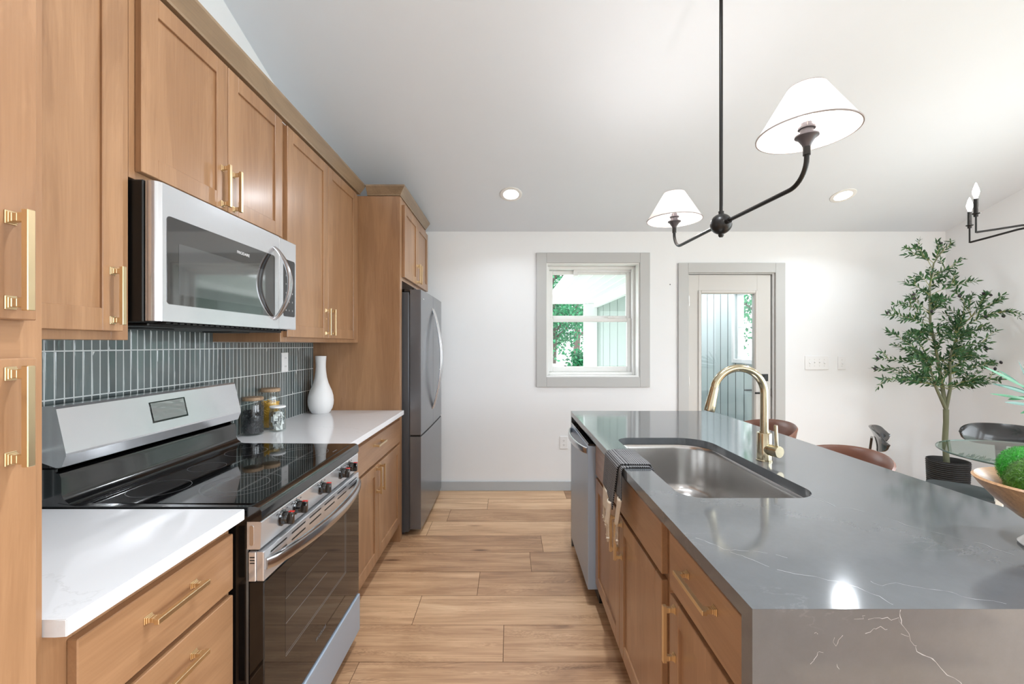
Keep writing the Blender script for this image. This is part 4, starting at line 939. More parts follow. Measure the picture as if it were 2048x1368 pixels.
jar('storage_jar', 'glass jar of dark beans with a wooden lid, nearest the range', -1.300, 2.150, .049, .172, .018, flat('dark_beans', (48, 46, 50), .5, var=.4), M_lid, .125)
jar('storage_jar', 'tall ribbed glass jar of yellow pasta with a wooden lid, behind the others', -1.303, 2.312, .050, .198, .020, flat('yellow_pasta', (226, 176, 70), .5, var=.2), M_lid, .15, True, 'pasta')
jar('storage_jar', 'short glass jar of white packets with a white lid, in front of the pasta jar', -1.226, 2.243, .040, .122, .010, [flat('white_packets', (226, 226, 224), .6), flat('dark_packet', (70, 72, 74), .6)], M_plate, .115, False, 'packets')

# ------------------------------------------------------------------ bowl with moss balls
bx_, by_ = 1.222, .935
bm = BM(); pr = [(.067, 0), (.069, .004), (.060, .014), (.030, .024), (.026, .034), (.034, .046), (.070, .064), (.105, .095), (.130, .125), (.142, .143), (.137, .147), (.127, .138), (.100, .106), (.066, .078), (.02, .066), (0, .065)]
t = thing('wooden_bowl', 'footed wooden bowl of green moss at the right edge of the island', 'bowl', (bx_, by_, .9145))
lathe(bm, [(r, .9145+z) for r, z in pr[4:]], bx_, by_, 56); obj('bowl', bm, M_bowl, t, smooth=True, label='turned wood bowl')
bm = BM(); lathe(bm, [(0, .9145)]+[(r, .9145+z) for r, z in pr[:5]]+[(0, .948)], bx_, by_, 48); obj('foot', bm, M_counter, t, smooth=True, label='white marble foot')
def mossball(label, c, r, mat, seed):
    random.seed(seed); bm = BM(); t2 = bmesh.new(); bmesh.ops.create_icosphere(t2, subdivisions=4, radius=r*.95)
    for v in t2.verts: v.co *= 1+random.uniform(-.03, .03)
    merge(bm, t2, None, Matrix.Translation(c))
    for k in range(6500):
        d = Vector((random.gauss(0, 1), random.gauss(0, 1), random.gauss(0, 1))).normalized(); p = Vector(c)+d*r*random.uniform(.93, 1.0); s = d.cross(Vector((random.gauss(0, 1), random.gauss(0, 1), random.gauss(0, 1)))).normalized()
        e = (s*.85+d*.25).normalized()*random.uniform(.004, .0085); w = e.cross(d).normalized()*.00045
        q = p+e; rr = math.hypot(q.x-bx_, q.y-by_)
        if rr > .066+(q.z-.9145-.078)/.94-.004 and q.z < .9145+.146: continue
        bm.faces.new([bm.verts.new(p-w), bm.verts.new(p+w), bm.verts.new(p+e+w*.4+d*.001), bm.verts.new(p+e-w*.4+d*.001)])
    return setp(obj('moss_ball', bm, mat), label, 'moss ball', 'moss balls in the wooden bowl')
M_moss1 = leafmat('moss_strands', (24, 58, 10), (84, 138, 34), .2); M_moss2 = leafmat('moss_strands_bright', (20, 96, 24), (60, 176, 46), .2)
mossball('olive green moss ball at the front of the wooden bowl', (1.156, .918, 1.066), .060, M_moss1, 1)
mossball('brighter green moss ball behind the front one in the wooden bowl', (1.222, 1.0, 1.076), .053, M_moss2, 2)
mossball('green moss ball at the right side of the wooden bowl, out past the picture edge', (1.278, .895, 1.066), .052, M_moss1, 3)

# ------------------------------------------------------------------ pendant over the island
px_, py_ = .889, 1.79
t = thing('pendant_light', 'black two-arm pendant with white cone shades above the island', 'pendant lamp', (px_, py_, 1.83))
bm = BM(); tube(bm, [(px_, py_, 1.91), (px_, py_, zc(py_)-.01)], .0072, 12); tube(bm, [(px_, py_, 1.905), (px_, py_, 1.93)], .0115, 14); obj('rod', bm, M_iron, t, smooth=True)
bm = BM(); lathe(bm, [(0, zc(py_)-.03), (.05, zc(py_)-.03), (.062, zc(py_)-.018), (.062, zc(py_)+.02), (0, zc(py_)+.02)], px_, py_, 32); obj('canopy', bm, M_iron, t, smooth=True)
bm = BM(); t2 = bmesh.new(); bmesh.ops.create_uvsphere(t2, u_segments=32, v_segments=20, radius=.043); merge(bm, t2, None, Matrix.Translation((px_, py_, 1.877)))
tube(bm, [(px_, py_, 1.84), (px_, py_, 1.828), (px_, py_, 1.822)], [.011, .011, .007], 14); obj('hub', bm, M_iron, t, smooth=True, label='round black hub')
for s in (-1, 1):
    ex, ey = ((.925, 1.325), None, (.868, 2.245))[s+1]; R_ = .075; ze = 1.877
    dv = Vector((ex-px_, ey-py_, 0)); LL = dv.length; dv.normalize(); hb = Vector((px_, py_, ze))
    pts = [hb+dv*.035, hb+dv*.2, hb+dv*(LL-R_)]+[hb+dv*(LL-R_+R_*math.sin(a))+Vector((0, 0, R_*(1-math.cos(a)))) for a in [PI/2*k/10 for k in range(1, 11)]]+[(ex, ey, 1.985)]
    bm = BM(); tube(bm, pts, .0075, 12, up=dv.cross(Vector((0, 0, 1)))); tube(bm, [hb+dv*.036, hb+dv*.062], .0115, 14); tube(bm, [(ex, ey, 1.960), (ex, ey, 1.987)], .0105, 14)
    ar = obj('arm', bm, M_iron, t, smooth=True)
    bm = BM(); lathe(bm, [(.010, 1.985), (.014, 1.995), (.024, 2.011), (.033, 2.017), (.033, 2.021), (.018, 2.022), (.018, 2.040), (.024, 2.041), (.024, 2.047), (.016, 2.048), (.016, 2.061), (0, 2.061)], ex, ey, 24); obj('socket', bm, M_sock, ar, smooth=True)
    bm = BM(); r0, r1, z0, z1 = .1385, .052, 2.026, 2.170
    lathe(bm, [(r0, z0), (r1, z1), (r1-.001, z1), (r0-.0015, z0+.001)], ex, ey, 64, close=True); sh = obj('lamp_shade', bm, M_shade, t, smooth=True, label='white linen cone shade')
    bm = BM(); lathe(bm, [(r0+.0008, z0-.001), (r0+.0012, z0+.0025), (r0-.0025, z0+.0025), (r0-.0025, z0-.001)], ex, ey, 64, close=True); lathe(bm, [(r1+.0008, z1-.002), (r1+.0008, z1+.001), (r1-.0018, z1+.001), (r1-.0018, z1-.002)], ex, ey, 48, close=True)
    for a in (0, 2.1, 4.2): tube(bm, [(ex+.023*math.cos(a), ey+.023*math.sin(a), 2.044), (ex+.027*math.cos(a), ey+.027*math.sin(a), 2.14), (ex+r1*math.cos(a), ey+r1*math.sin(a), z1-.003)], .0012, 6)
    obj('shade_wire', bm, M_rim, sh, label='thin wire and edge binding')
    bm = BM(); lathe(bm, [(0, 2.061), (.013, 2.062), (.014, 2.070), (.024, 2.090), (.027, 2.107), (.022, 2.125), (.01, 2.134), (0, 2.135)], ex, ey, 24); obj('bulb', bm, M_bulb, sh, smooth=True, label='glowing bulb')
    l_ = bpy.data.lights.new('pendant_glow', 'POINT'); l_.energy = 2.4; l_.shadow_soft_size = .03; l_.color = (1, .94, .91); lo = bpy.data.objects.new('pendant_glow', l_); C.objects.link(lo); lo.location = (ex, ey, 2.143)

# ------------------------------------------------------------------ recessed lights
ang = math.atan(SL)
def can_root(label):
    t = thing('recessed_light', label, 'ceiling light', (0, 0, 0), 'recessed ceiling lights')
    Rm = Matrix.Rotation(-ang, 4, 'X')
    bm = BM(); t2 = bmesh.new(); lathe(t2, [(.062, -.001), (.085, -.003), (.090, .0), (.090, .012), (.062, .012)], 0, 0, 40, close=True); merge(bm, t2, None, Rm)
    obj('trim_ring', bm, M_white, t, smooth=True)
    bm = BM(); t2 = bmesh.new(); lathe(t2, [(0, .001), (.0618, .001), (.0618, .008), (0, .008)], 0, 0, 40); merge(bm, t2, None, Rm)
    obj('lens', bm, M_can, t, label='glowing lens'); return t
cans = [(.008, 3.454, 'round recessed ceiling light above the aisle, left of the pendant'), (2.72, 3.47, 'round recessed ceiling light toward the back, between pendant and chandelier')]
root = None
for x_, y_, lb in cans:
    z_ = zc(y_)-.004
    if root is None: root = can_root(lb); root.location = (x_, y_, z_)
    else: dup(root, (x_, y_, z_), lb)
for x_, y_, w_ in ((.008, 3.454, 3.5), (2.72, 3.47, 4), (.25, 1.2, 20), (2.72, 1.2, 24), (.6, -1.0, 19), (2.9, -1.1, 7)):  # end-wall pair is real; nearer cans are added out of frame as fill
    if y_ < 2: dup(root, (x_, y_, zc(y_)-.004), 'added recessed fill light %s, out of frame' % ('over the range aisle' if x_ < .5 else 'near the camera' if x_ < 1 else 'over the dining area' if y_ > 0 else 'at the back right'))
    a_ = area('can_and_fill_light', (x_, y_-.02, zc(y_)-.03), (-ang, 0, 0), .09, .09, w_, (.86, .93, 1), 'DISK'); a_.data.spread = 2.6

# ------------------------------------------------------------------ chandelier
cx_, cy_, cz_ = 2.955, 2.33, 2.005
t = thing('chandelier', 'black candle-style chandelier over the dining table, at the right edge', 'chandelier', (cx_, cy_, cz_-.03))
bm = BM(); lathe(bm, [(0, cz_-.02), (.02, cz_-.015), (.034, cz_+.01), (.034, cz_+.05), (.015, cz_+.07), (.0, cz_+.07)], cx_, cy_, 24); tube(bm, [(cx_, cy_, cz_+.06), (cx_, cy_, zc(cy_)-.01)], .006, 12); obj('stem', bm, M_iron, t, smooth=True)
bm = BM(); lathe(bm, [(0, zc(cy_)-.03), (.06, zc(cy_)-.03), (.06, zc(cy_)+.02), (0, zc(cy_)+.02)], cx_, cy_, 28); obj('canopy', bm, M_iron, t, smooth=True)
for k in range(6):
    a = math.radians(167-60*k); d = Vector((math.cos(a), math.sin(a), 0)); c = Vector((cx_, cy_, cz_)); R0 = .328
    tip = c+d*R0; bm = BM()
    pts = [c+Vector((0, 0, .03))+d*.02, c+d*.12+Vector((0, 0, .026)), c+d*.24+Vector((0, 0, .010)), tip-d*.003]; rect_sweep(bm, pts, (0, 0, 1), .011, .007); rect_sweep(bm, [tip+Vector((0, 0, -.003)), tip+Vector((0, 0, .09))], d, .007, .007)
    ar = obj('arm', bm, M_iron, t)
    bm = BM(); lathe(bm, [(0, tip.z+.088), (.010, tip.z+.088), (.011, tip.z+.10), (.018, tip.z+.104), (.018, tip.z+.108), (.0105, tip.z+.109), (.0105, tip.z+.19), (0, tip.z+.19)], tip.x, tip.y, 20); obj('candle_sleeve', bm, M_iron, ar, smooth=True)
    bm = BM(); z0 = tip.z+.19; lathe(bm, [(0, z0), (.007, z0), (.008, z0+.01), (.014, z0+.028), (.015, z0+.04), (.010, z0+.062), (.003, z0+.085), (0, z0+.09)], tip.x, tip.y, 18); obj('bulb', bm, M_cbulb, ar, smooth=True, label='glowing flame bulb')
l_ = bpy.data.lights.new('chandelier_glow', 'POINT'); l_.energy = 1.3; l_.shadow_soft_size = .06; l_.color = (1, .95, .9); lo = bpy.data.objects.new('chandelier_glow', l_); C.objects.link(lo); lo.location = (cx_, cy_, cz_+.30)

# ------------------------------------------------------------------ dining table, plant on it
tcx, tcy, tr = 2.965, 2.33, .448
t = thing('dining_table', 'round glass-topped dining table with pale splayed legs beyond the island', 'table', (tcx, tcy, 0))
bm = BM(); lathe(bm, [(0, .740), (tr-.003, .740), (tr, .743), (tr, .747), (tr-.003, .750), (0, .750)], tcx, tcy, 96); obj('tabletop', bm, M_gtab, t, smooth=True, label='round clear glass top')
bm = BM(); lathe(bm, [(tr-.0005, .7405), (tr+.0012, .7435), (tr+.0012, .7465), (tr-.0005, .7495)], tcx, tcy, 96, close=True); obj('glass_edge', bm, flat('glass_edge_green', (70, 96, 92), .1, spec=.8), t, smooth=True, label='dark green polished edge')
for k in range(4):
    a = PI/4+PI/2*k; d = Vector((math.cos(a), math.sin(a), 0)); bm = BM()
    rect_sweep(bm, [Vector((tcx, tcy, .735))+d*.16, Vector((tcx, tcy, .35))+d*.20, Vector((tcx, tcy, 0.0))+d*.30], (-d.y, d.x, 0), [.07, .05, .035], [.04, .036, .03]); obj('leg', bm, M_white, t, label='pale painted leg')
    bm = BM(); lathe(bm, [(0, .735), (.03, .735), (.03, .7395), (0, .7395)], tcx+d.x*.16, tcy+d.y*.16, 20); obj('glass_pad', bm, M_rack, t)
bm = BM(); box(bm, tcx-.17, tcx+.17, tcy-.02, tcy+.02, .60, .635, .004); box(bm, tcx-.02, tcx+.02, tcy-.17, tcy+.17, .60, .635, .004); obj('cross_brace', bm, M_white, t)
# arrangement of long leaves
def leafstrip(bm, p0, p1, w, sag, n=8, nrm=None):
    p0, p1 = Vector(p0), Vector(p1); d = (p1-p0); side = d.cross(nrm or Vector((random.gauss(0, .4), random.gauss(0, .4), 1))).normalized(); last = None; up = side.cross(d).normalized()
    for k in range(n+1):
        u = k/n; c = p0.lerp(p1, u)-Vector((0, 0, 1))*sag*(u*u); hw = w*math.sin(PI*min(1, u*.92+.06))**.8*(1 if u < 1 else .05)
        cur = (bm.verts.new(c+side*hw+up*hw*.25), bm.verts.new(c), bm.verts.new(c-side*hw+up*hw*.25))
        if last:
            bm.faces.new([last[0], last[1], cur[1], cur[0]]); bm.faces.new([last[1], last[2], cur[2], cur[1]])
        last = cur
random.seed(21); pv = Vector((2.90, 2.30, .751))
t = thing('leaf_arrangement', 'arrangement of long green and blue-grey leaves on the glass table, reaching in from the right', 'plant', tuple(pv))
bm = BM(); lathe(bm, [(0, 0), (.045, 0), (.06, .03), (.062, .12), (.035, .19), (.034, .22), (.031, .22), (.032, .19), (.057, .12), (.055, .03), (0, .01)], 0, 0, 36); bmesh.ops.translate(bm, vec=pv, verts=bm.verts); obj('vase', bm, M_ceram, t, smooth=True)
bm = BM(); bs = BM()
stems = [((2062, 782), 2.28), ((2100, 700), 2.32), ((2140, 650), 2.36), ((2170, 760), 2.3)]
for (sx_, sy_), yy_ in stems:
    e = W(sx_, sy_, yy_); tube(bs, [pv+Vector((0, 0, .1)), pv.lerp(e, .5)+Vector((0, 0, .10)), e], .0025, 6)
    if (sx_, sy_) != (2062, 782):
        for k in range(9):
            b0 = pv.lerp(e, .55+.45*random.random())+Vector((0, 0, .06)); d = Vector((random.uniform(-.6, 1), random.uniform(-1, 1), random.uniform(-.2, .9))).normalized()*random.uniform(.12, .2)
            leafstrip(bm, b0, b0+d, .011, .03)
for a, b, yy_, w in (((2062, 782), (1965, 733), 2.24, .012), ((2050, 778), (1995, 740), 2.3, .011), ((2062, 786), (1983, 768), 2.26, .010), ((2062, 790), (2000, 772), 2.2, .010), ((2062, 800), (1979, 788), 2.24, .008), ((2068, 812), (2008, 805), 2.2, .009), ((2060, 780), (2036, 722), 2.26, .010), ((2075, 790), (2046, 735), 2.3, .011), ((2080, 815), (2040, 828), 2.3, .009), ((2062, 795), (2015, 800), 2.3, .010)):
    leafstrip(bm, W(a[0], a[1], 2.28), W(b[0], b[1]-3, yy_), w, .006, 10, Vector((.2, -.9, .5)))
obj('leaves', bm, M_willow, t, smooth=True); obj('stems', bs, M_twig, t, smooth=True)

# ------------------------------------------------------------------ dining chairs
def chair(label, c, face, group='black dining chairs'):
    face = Vector((face[0], face[1], 0)).normalized(); side = Vector((-face.y, face.x, 0)); c = Vector((c[0], c[1], 0))
    t = thing('dining_chair', label, 'chair', tuple(c), group)
    def L(f, s, z): return c+face*f+side*s+Vector((0, 0, z))
    bm = BM(); pl = rrect(.02, .32, -.16, .19, (.10, .09, .09, .10), 6); n_ = len(pl)
    lv = [(.94, .440), (1, .448), (1, .462), (.94, .472), (.6, .468)]; rg = [[bm.verts.new(L(x*s_, y*s_, z)) for x, y in pl] for s_, z in lv]
    for a, b in zip(rg, rg[1:]):
        for k in range(n_): bm.faces.new([a[k], a[(k+1) % n_], b[(k+1) % n_], b[k]])
    bm.faces.new(rg[0]); bm.faces.new(rg[-1]); obj('seat', bm, M_seat, t, smooth=True, label='dark grey seat')
    # curved band backrest
    bm = BM(); NU, NV = 36, 6; gi = []; go = []
    for i in range(NU+1):
        u = -1+2*i/NU; a = u*.85; f = -.03-.20*math.cos(a); s_ = .22*math.sin(a)/math.sin(.85); hh = .075*math.sqrt(max(.004, 1-abs(u)**3)); lean = -.02
        ri, ro = [], []
        for j in range(NV+1):
            v = -1+2*j/NV; z = .735+hh*v; ff = f+lean*v*(1-.4*abs(u))-.012*v*v
            ri.append(bm.verts.new(L(ff+.006, s_*.985, z))); ro.append(bm.verts.new(L(ff-.006, s_*1.015, z)))
        gi.append(ri); go.append(ro)
    for i in range(NU):
        for j in range(NV):
            bm.faces.new([gi[i][j], gi[i+1][j], gi[i+1][j+1], gi[i][j+1]]); bm.faces.new([go[i][j], go[i][j+1], go[i+1][j+1], go[i+1][j]])
        for j in (0, NV): bm.faces.new([gi[i][j], gi[i+1][j], go[i+1][j], go[i][j]])
    for i in (0, NU):
        for j in range(NV): bm.faces.new([gi[i][j], gi[i][j+1], go[i][j+1], go[i][j]])
    obj('backrest', bm, M_chair, t, smooth=True, label='curved glossy black backrest')
    bm = BM(); rect_sweep(bm, [L(.06, 0, .445), L(-.12, 0, .47), L(-.225, 0, .53), L(-.262, 0, .62), L(-.250, 0, .735)], side, [.07, .07, .06, .05, .075], .014); obj('back_support', bm, M_chair, t, label='black back support')
    for f, s_ in ((.24, .15), (.24, -.13), (.06, .15), (.06, -.13)):
        bm = BM(); tube(bm, [L(f, s_, .445), L(f+(.03 if f > .1 else -.09), s_*1.12, .22), L(f+(.06 if f > .1 else -.20), s_*1.25, 0)], [.017, .015, .010], 12); obj('leg', bm, M_leg, t, smooth=True, label='natural wood leg')
    return t
chair('black curved-back dining chair at the left of the glass table, seen side-on', (2.665, 2.745), (.74, -.67))
chair('black curved-back dining chair behind the glass table, in front of the right wall', (3.33, 2.80), (-.55, -.80))

# ------------------------------------------------------------------ leather stools
def stool(label, x, y):
    t = thing('counter_stool', label, 'stool', (x, y, 0), 'brown leather stools at the island')
    bm = BM(); NU, NV = 28, 6; gi, go = [], []
    for i in range(NU+1):
        u = -1+2*i/NU; a = u*1.75; zt_ = .855-.10*abs(u)**2.2
        ri, ro = [], []
        for j in range(NV+1):
            v = j/NV; z = .64+(zt_-.64)*v; R0 = .20+.045*v; th = .016*(1-.5*v)
            ri.append(bm.verts.new((x+math.cos(a)*(R0-th)*1.0, y+math.sin(a)*(R0-th)*1.08, z))); ro.append(bm.verts.new((x+math.cos(a)*(R0+th), y+math.sin(a)*(R0+th)*1.08, z)))
        ri.append(bm.verts.new((x+math.cos(a)*.246, y+math.sin(a)*.246*1.08, zt_+.008)))
        gi.append(ri); go.append(ro)
    for i in range(NU):
        for j in range(NV+1): bm.faces.new([gi[i][j], gi[i+1][j], gi[i+1][j+1], gi[i][j+1]])
        for j in range(NV): bm.faces.new([go[i][j], go[i][j+1], go[i+1][j+1], go[i+1][j]])
        bm.faces.new([gi[i][-1], gi[i+1][-1], go[i+1][-1], go[i][-1]]); bm.faces.new([gi[i][0], go[i][0], go[i+1][0], gi[i+1][0]])
    for i in (0, NU): bm.faces.new(gi[i]+go[i][::-1])
    bk = obj('backrest', bm, M_leather, t, smooth=True, label='low wrap-around leather back')
    bm = BM()
    for k in range(70):
        u = -1+2*(k+.5)/70; a = u*1.75; zt_ = .855-.10*abs(u)**2.2; r_ = .2515; p = Vector((x+math.cos(a)*r_, y+math.sin(a)*r_*1.08, zt_-.004)); q = Vector((-math.sin(a), math.cos(a), 0))*.0022
        tube(bm, [p-q, p+q], .0009, 4)
    obj('stitching', bm, flat('pale_thread', (205, 180, 150), .7) if k < 0 else M_cream, bk)
    bm = BM(); lathe(bm, [(0, .60), (.16, .60), (.185, .615), (.19, .64), (.18, .665), (.12, .672), (0, .672)], x, y, 40); obj('seat', bm, M_leather, t, smooth=True)
    for sx_, sy_ in ((1, 1), (1, -1), (-1, 1), (-1, -1)):
        bm = BM(); tube(bm, [(x+sx_*.13, y+sy_*.13, .605), (x+sx_*.19, y+sy_*.19, 0)], .010, 10); obj('leg', bm, M_iron, t, smooth=True)
    bm = BM(); pts = [(x+.178*math.cos(a)*1.25*.78, y+.178*math.sin(a)*1.25*.78, .25) for a in [PI/4+PI/2*k for k in range(4)]]
    pts = [(x+s1*.165, y+s2*.165, .25) for s1, s2 in ((1, 1), (-1, 1), (-1, -1), (1, -1))]
    for a, b in zip(pts, pts[1:]+pts[:1]): tube(bm, [a, b], .007, 8)
    obj('footrest', bm, M_iron, t, smooth=True); return t
stool('brown leather counter stool at the middle of the island, nearer of the two', 1.50, 2.04)
stool('brown leather counter stool beyond the faucet, farther of the two', 1.585, 2.80)

# ------------------------------------------------------------------ olive tree
tx, ty = 3.585, 3.48
random.seed(5)
t = thing('potted_olive_tree', 'tall olive tree in a black woven pot in the far right corner', 'plant', (tx, ty, 0))
bm = BM(); ph = .425
prof = [(0, .0), (.116, 0)]
nr = 26
for k in range(nr):
    z = .005+k*(ph-.01)/nr; r = .118+.014*(k/nr); dz = (ph-.01)/nr
    prof += [(r-.003, z), (r+.003, z+dz*.5), (r-.003, z+dz*.98)]
prof += [(.132, ph), (.127, ph+.003), (.122, ph-.004), (.119, ph-.06), (0, ph-.07)]
lathe(bm, prof, tx, ty, 56); pt = obj('pot', bm, M_pot, t, smooth=True, label='black ribbed rope pot')
bm = BM()
for a in (math.radians(200), math.radians(232), math.radians(262), math.radians(292)):
    for k in range(24):
        z = ph*(.35+.6*k/24) if int(math.degrees(a)) % 2 else ph*(.1+.5*k/24); r = .1235+.014*z/ph
        p = Vector((tx+math.cos(a)*r, ty+math.sin(a)*r, z)); tube(bm, [p, p+Vector((0, 0, .008))], .002, 5)
obj('stitching', bm, M_stitch, pt, label='white stitches')
bm = BM(); lathe(bm, [(0, ph-.03), (.118, ph-.045), (.118, ph-.06), (0, ph-.06)], tx, ty, 32); obj('soil', bm, M_soil, t)
def z6(u, v, Y): return W(1740+u/4.276, 480+v/4.276, Y)
fork = W(1892, 819, ty)
bm = BM(); tube(bm, [(tx, ty, ph-.06), W(1893, 925, ty), W(1890, 880, ty), W(1892, 845, ty), fork], [.022, .021, .019, .018, .019], 12)
S1 = [fork, W(1872, 775, ty-.03), z6(540, 1190, ty-.05), z6(500, 1000, ty-.05)]
S2 = [fork, W(1884, 770, ty+.02), z6(590, 1080, ty+.02), z6(560, 920, ty+.02), z6(515, 700, ty), z6(510, 400, ty), z6(545, 200, ty), z6(640, 60, ty)]
S3 = [fork, W(1900, 780, ty-.02), z6(685, 1200, ty-.04), z6(685, 1000, ty-.02), z6(760, 760, ty), z6(900, 620, ty)]
for Sx, r0 in ((S1, .013), (S2, .015), (S3, .013)): tube(bm, Sx, [r0*(1-.75*k/(len(Sx)-1)) for k in range(len(Sx))], 9)
obj('trunk', bm, M_bark, t, smooth=True, label='grey-green forked trunk')
spine = []
for Sx in (S1, S2, S3):
    for a, b in zip(Sx[1:], Sx[2:]):
        for k in range(4): spine.append(a.lerp(b, k/4))
tips = [(310, 125), (390, 62), (600, 38), (700, 42), (745, 220), (900, 352), (830, 500), (290, 362), (320, 490), (205, 550), (142, 640), (1170, 620), (1100, 522), (1030, 762), (1020, 872), (1130, 1045), (1110, 1190), (1040, 1212), (870, 1262), (560, 1210), (300, 1212), (97, 1192), (38, 1100), (70, 1012), (152, 782), (235, 915), (1000, 660), (980, 468), (985, 1230), (690, 1120), (430, 1180), (830, 590), (700, 350), (960, 1000), (1000, 930)]
leaf = BM(); twg = BM(); ol = []
def olive_leaf(p, d, L_):
    d = d.normalized(); nn = Vector((random.gauss(0, .6), random.gauss(0, .6)-.3, random.gauss(.5, .5))); s = d.cross(nn).normalized(); n_ = s.cross(d).normalized(); w = L_*random.uniform(.11, .175)
    cv = random.uniform(-.25, .15)*L_
    P = [p, p+d*L_*.3+s*w, p+d*L_*.68+s*w*.85+n_*cv*.4, p+d*L_+n_*cv, p+d*L_*.68-s*w*.85+n_*cv*.4, p+d*L_*.3-s*w]
    m1, m2 = p+d*L_*.3-n_*w*.25, p+d*L_*.68+n_*(cv*.4-w*.2)
    V = [leaf.verts.new(q) for q in P]; a, b = leaf.verts.new(m1), leaf.verts.new(m2)
    for f in ((V[0], V[1], a), (V[1], V[2], b, a), (V[2], V[3], b), (V[3], V[4], b), (V[4], V[5], a, b), (V[5], V[0], a)): leaf.faces.new(f)
def twig(p0, p1, leaves=True, dens=.017, start=.25, sag=0.02, L0=.060):
    mid = p0.lerp(p1, .5)+Vector((random.gauss(0, .015), random.gauss(0, .02), .035)); pts = []
    for k in range(11):
        u = k/10; pts.append(p0*(1-u)**2+mid*2*u*(1-u)+p1*u*u)
    tube(twg, pts, [.0024*(1-.7*k/10) for k in range(11)], 5)
    ln = (p1-p0).length; n_ = max(3, int(ln*(1-start)/dens)); ph_ = random.random()*6
    for k in range(n_):
        u = start+(1-start)*(k+.5)/n_; i = min(9, int(u*10)); p = pts[i].lerp(pts[i+1], u*10-i); d = (pts[i+1]-pts[i]).normalized(); a = ph_+k*PI/2+random.uniform(-.4, .4)
        s1 = d.cross(Vector((0, 0, 1)) if abs(d.z) < .9 else Vector((1, 0, 0))).normalized(); s2 = d.cross(s1)
        for sg in (1, -1):
            r = s1*math.cos(a)+s2*math.sin(a); olive_leaf(p, d*random.uniform(.5, 1.1)+r*sg*random.uniform(.6, 1.1)+Vector((0, 0, random.uniform(-.1, .3))), L0*random.uniform(.7, 1.15)*(1-.25*u))
    olive_leaf(p1, (p1-pts[-2]), L0*.8)
    return pts
allp = []
for (u, v) in tips:
    tip = z6(u, v, ty+random.uniform(-.22, .16)); cand = [s for s in spine if s.z < tip.z+.02] or spine
    b = min(cand, key=lambda s: abs((tip-s).length-.22)+.3*max(0, abs(s.x-tip.x)-.3)+(0 if tip.z-s.z > .05 else .1))
    pts = twig(b, tip); allp.append(pts)
    if random.random() < .5 or (u, v) in ((390, 62), (700, 42), (1170, 620), (38, 1100)): ol.append(tip+Vector((random.uniform(-.015, .015), 0, random.uniform(.0, .02))))
    for k in range(2):      # side shoots
        s = pts[random.randint(4, 8)]; e = s+((tip-b).normalized()+Vector((random.gauss(0, .6), random.gauss(0, .6), random.gauss(.2, .5)))).normalized()*random.uniform(.07, .13); twig(s, e, start=.15, L0=.046)
for k in range(85):
    v = random.uniform(480, 1200); hw = {0: 330}.get(0) * (1 if v > 650 else .6); u = 590+random.uniform(-1, 1)*hw; tip = z6(u, v, ty+random.uniform(-.24, .16)); b = min(spine, key=lambda s: abs((tip-s).length-.14)+(0 if tip.z > s.z-.02 else .15)); twig(b, tip, start=.2)
for k in range(9):
    v = random.uniform(120, 480); u = 560+random.uniform(-1, 1)*150; tip = z6(u, v, ty+random.uniform(-.1, .1)); b = min(spine, key=lambda s: abs((tip-s).length-.11)+(0 if tip.z > s.z else .2)); twig(b, tip, start=.2)
for v_ in list(leaf.verts)+list(twg.verts):
    if v_.co.y > YB-.01: v_.co.y = YB-.01
    if v_.co.x > XR-.02: v_.co.x = XR-.02
obj('twigs', twg, M_twig, t, smooth=True); obj('leaves', leaf, M_leaf, t)
for u, v in ((372, 465), (375, 500), (1032, 470), (975, 465), (1140, 652), (1115, 612), (1000, 930), (1120, 1047), (68, 1012), (42, 1103), (325, 650), (765, 480), (528, 610), (1070, 1102)): ol.append(z6(u, v, ty-.12))
for p in ol:
    bm = BM(); t2 = bmesh.new(); bmesh.ops.create_uvsphere(t2, u_segments=12, v_segments=8, radius=.0095); merge(bm, t2, None, Matrix.Translation(p) @ Matrix.Rotation(random.random()*3, 4, 'Y') @ Matrix.Diagonal((1.5, 1, 1, 1))); obj('olive', bm, M_olive, t, smooth=True, label='dark olive fruit')

# ------------------------------------------------------------------ outside
K = 1.5; Zs = H+.469*K; Ye = K*850/175
M_side = flat('sage_siding', (128, 140, 134), .7, var=.02); M_side2 = flat('porch_boards', (206, 216, 216), .6, var=.02); M_ow = flat('outdoor_white', (240, 240, 240), .6)
bm = BM(); box(bm, K, K+.08, YB+T+.002, Ye, -.3, Zs+.1)
yy = Ye
for k in range(6):
    yy = Ye-.45*k
    if yy > YB+.3: box(bm, K-.006, K, yy-.012, yy+.004, -.3, Zs, .001)
t = thing('porch_wall', 'sage green board-and-batten wall with white eave, seen through the window', 'wall outside', (K, 5, -.3)); obj('siding', bm, M_side, t)
bm = BM(); box(bm, K-.225, K-.003, Ye, Ye+.1, -.3, Zs, .003); obj('corner_post', bm, M_ow, t, label='white corner post')
xe = K*.895/1.2*1.2*.48; bm = BM(); box(bm, .66, K+.1, YB+.15, Ye+.12, Zs+.002, Zs+.04)
for k in range(6): x_ = .72+.12*k; box(bm, x_, x_+.006, YB+.16, Ye+.1, Zs-.004, Zs+.003)
box(bm, .62, .66, YB+.15, Ye+.14, Zs-.03, Zs+.09); box(bm, K-.06, K-.001, YB+.15, Ye, Zs-.07, Zs+.001); obj('eave', bm, M_ow, t, label='white boarded eave')
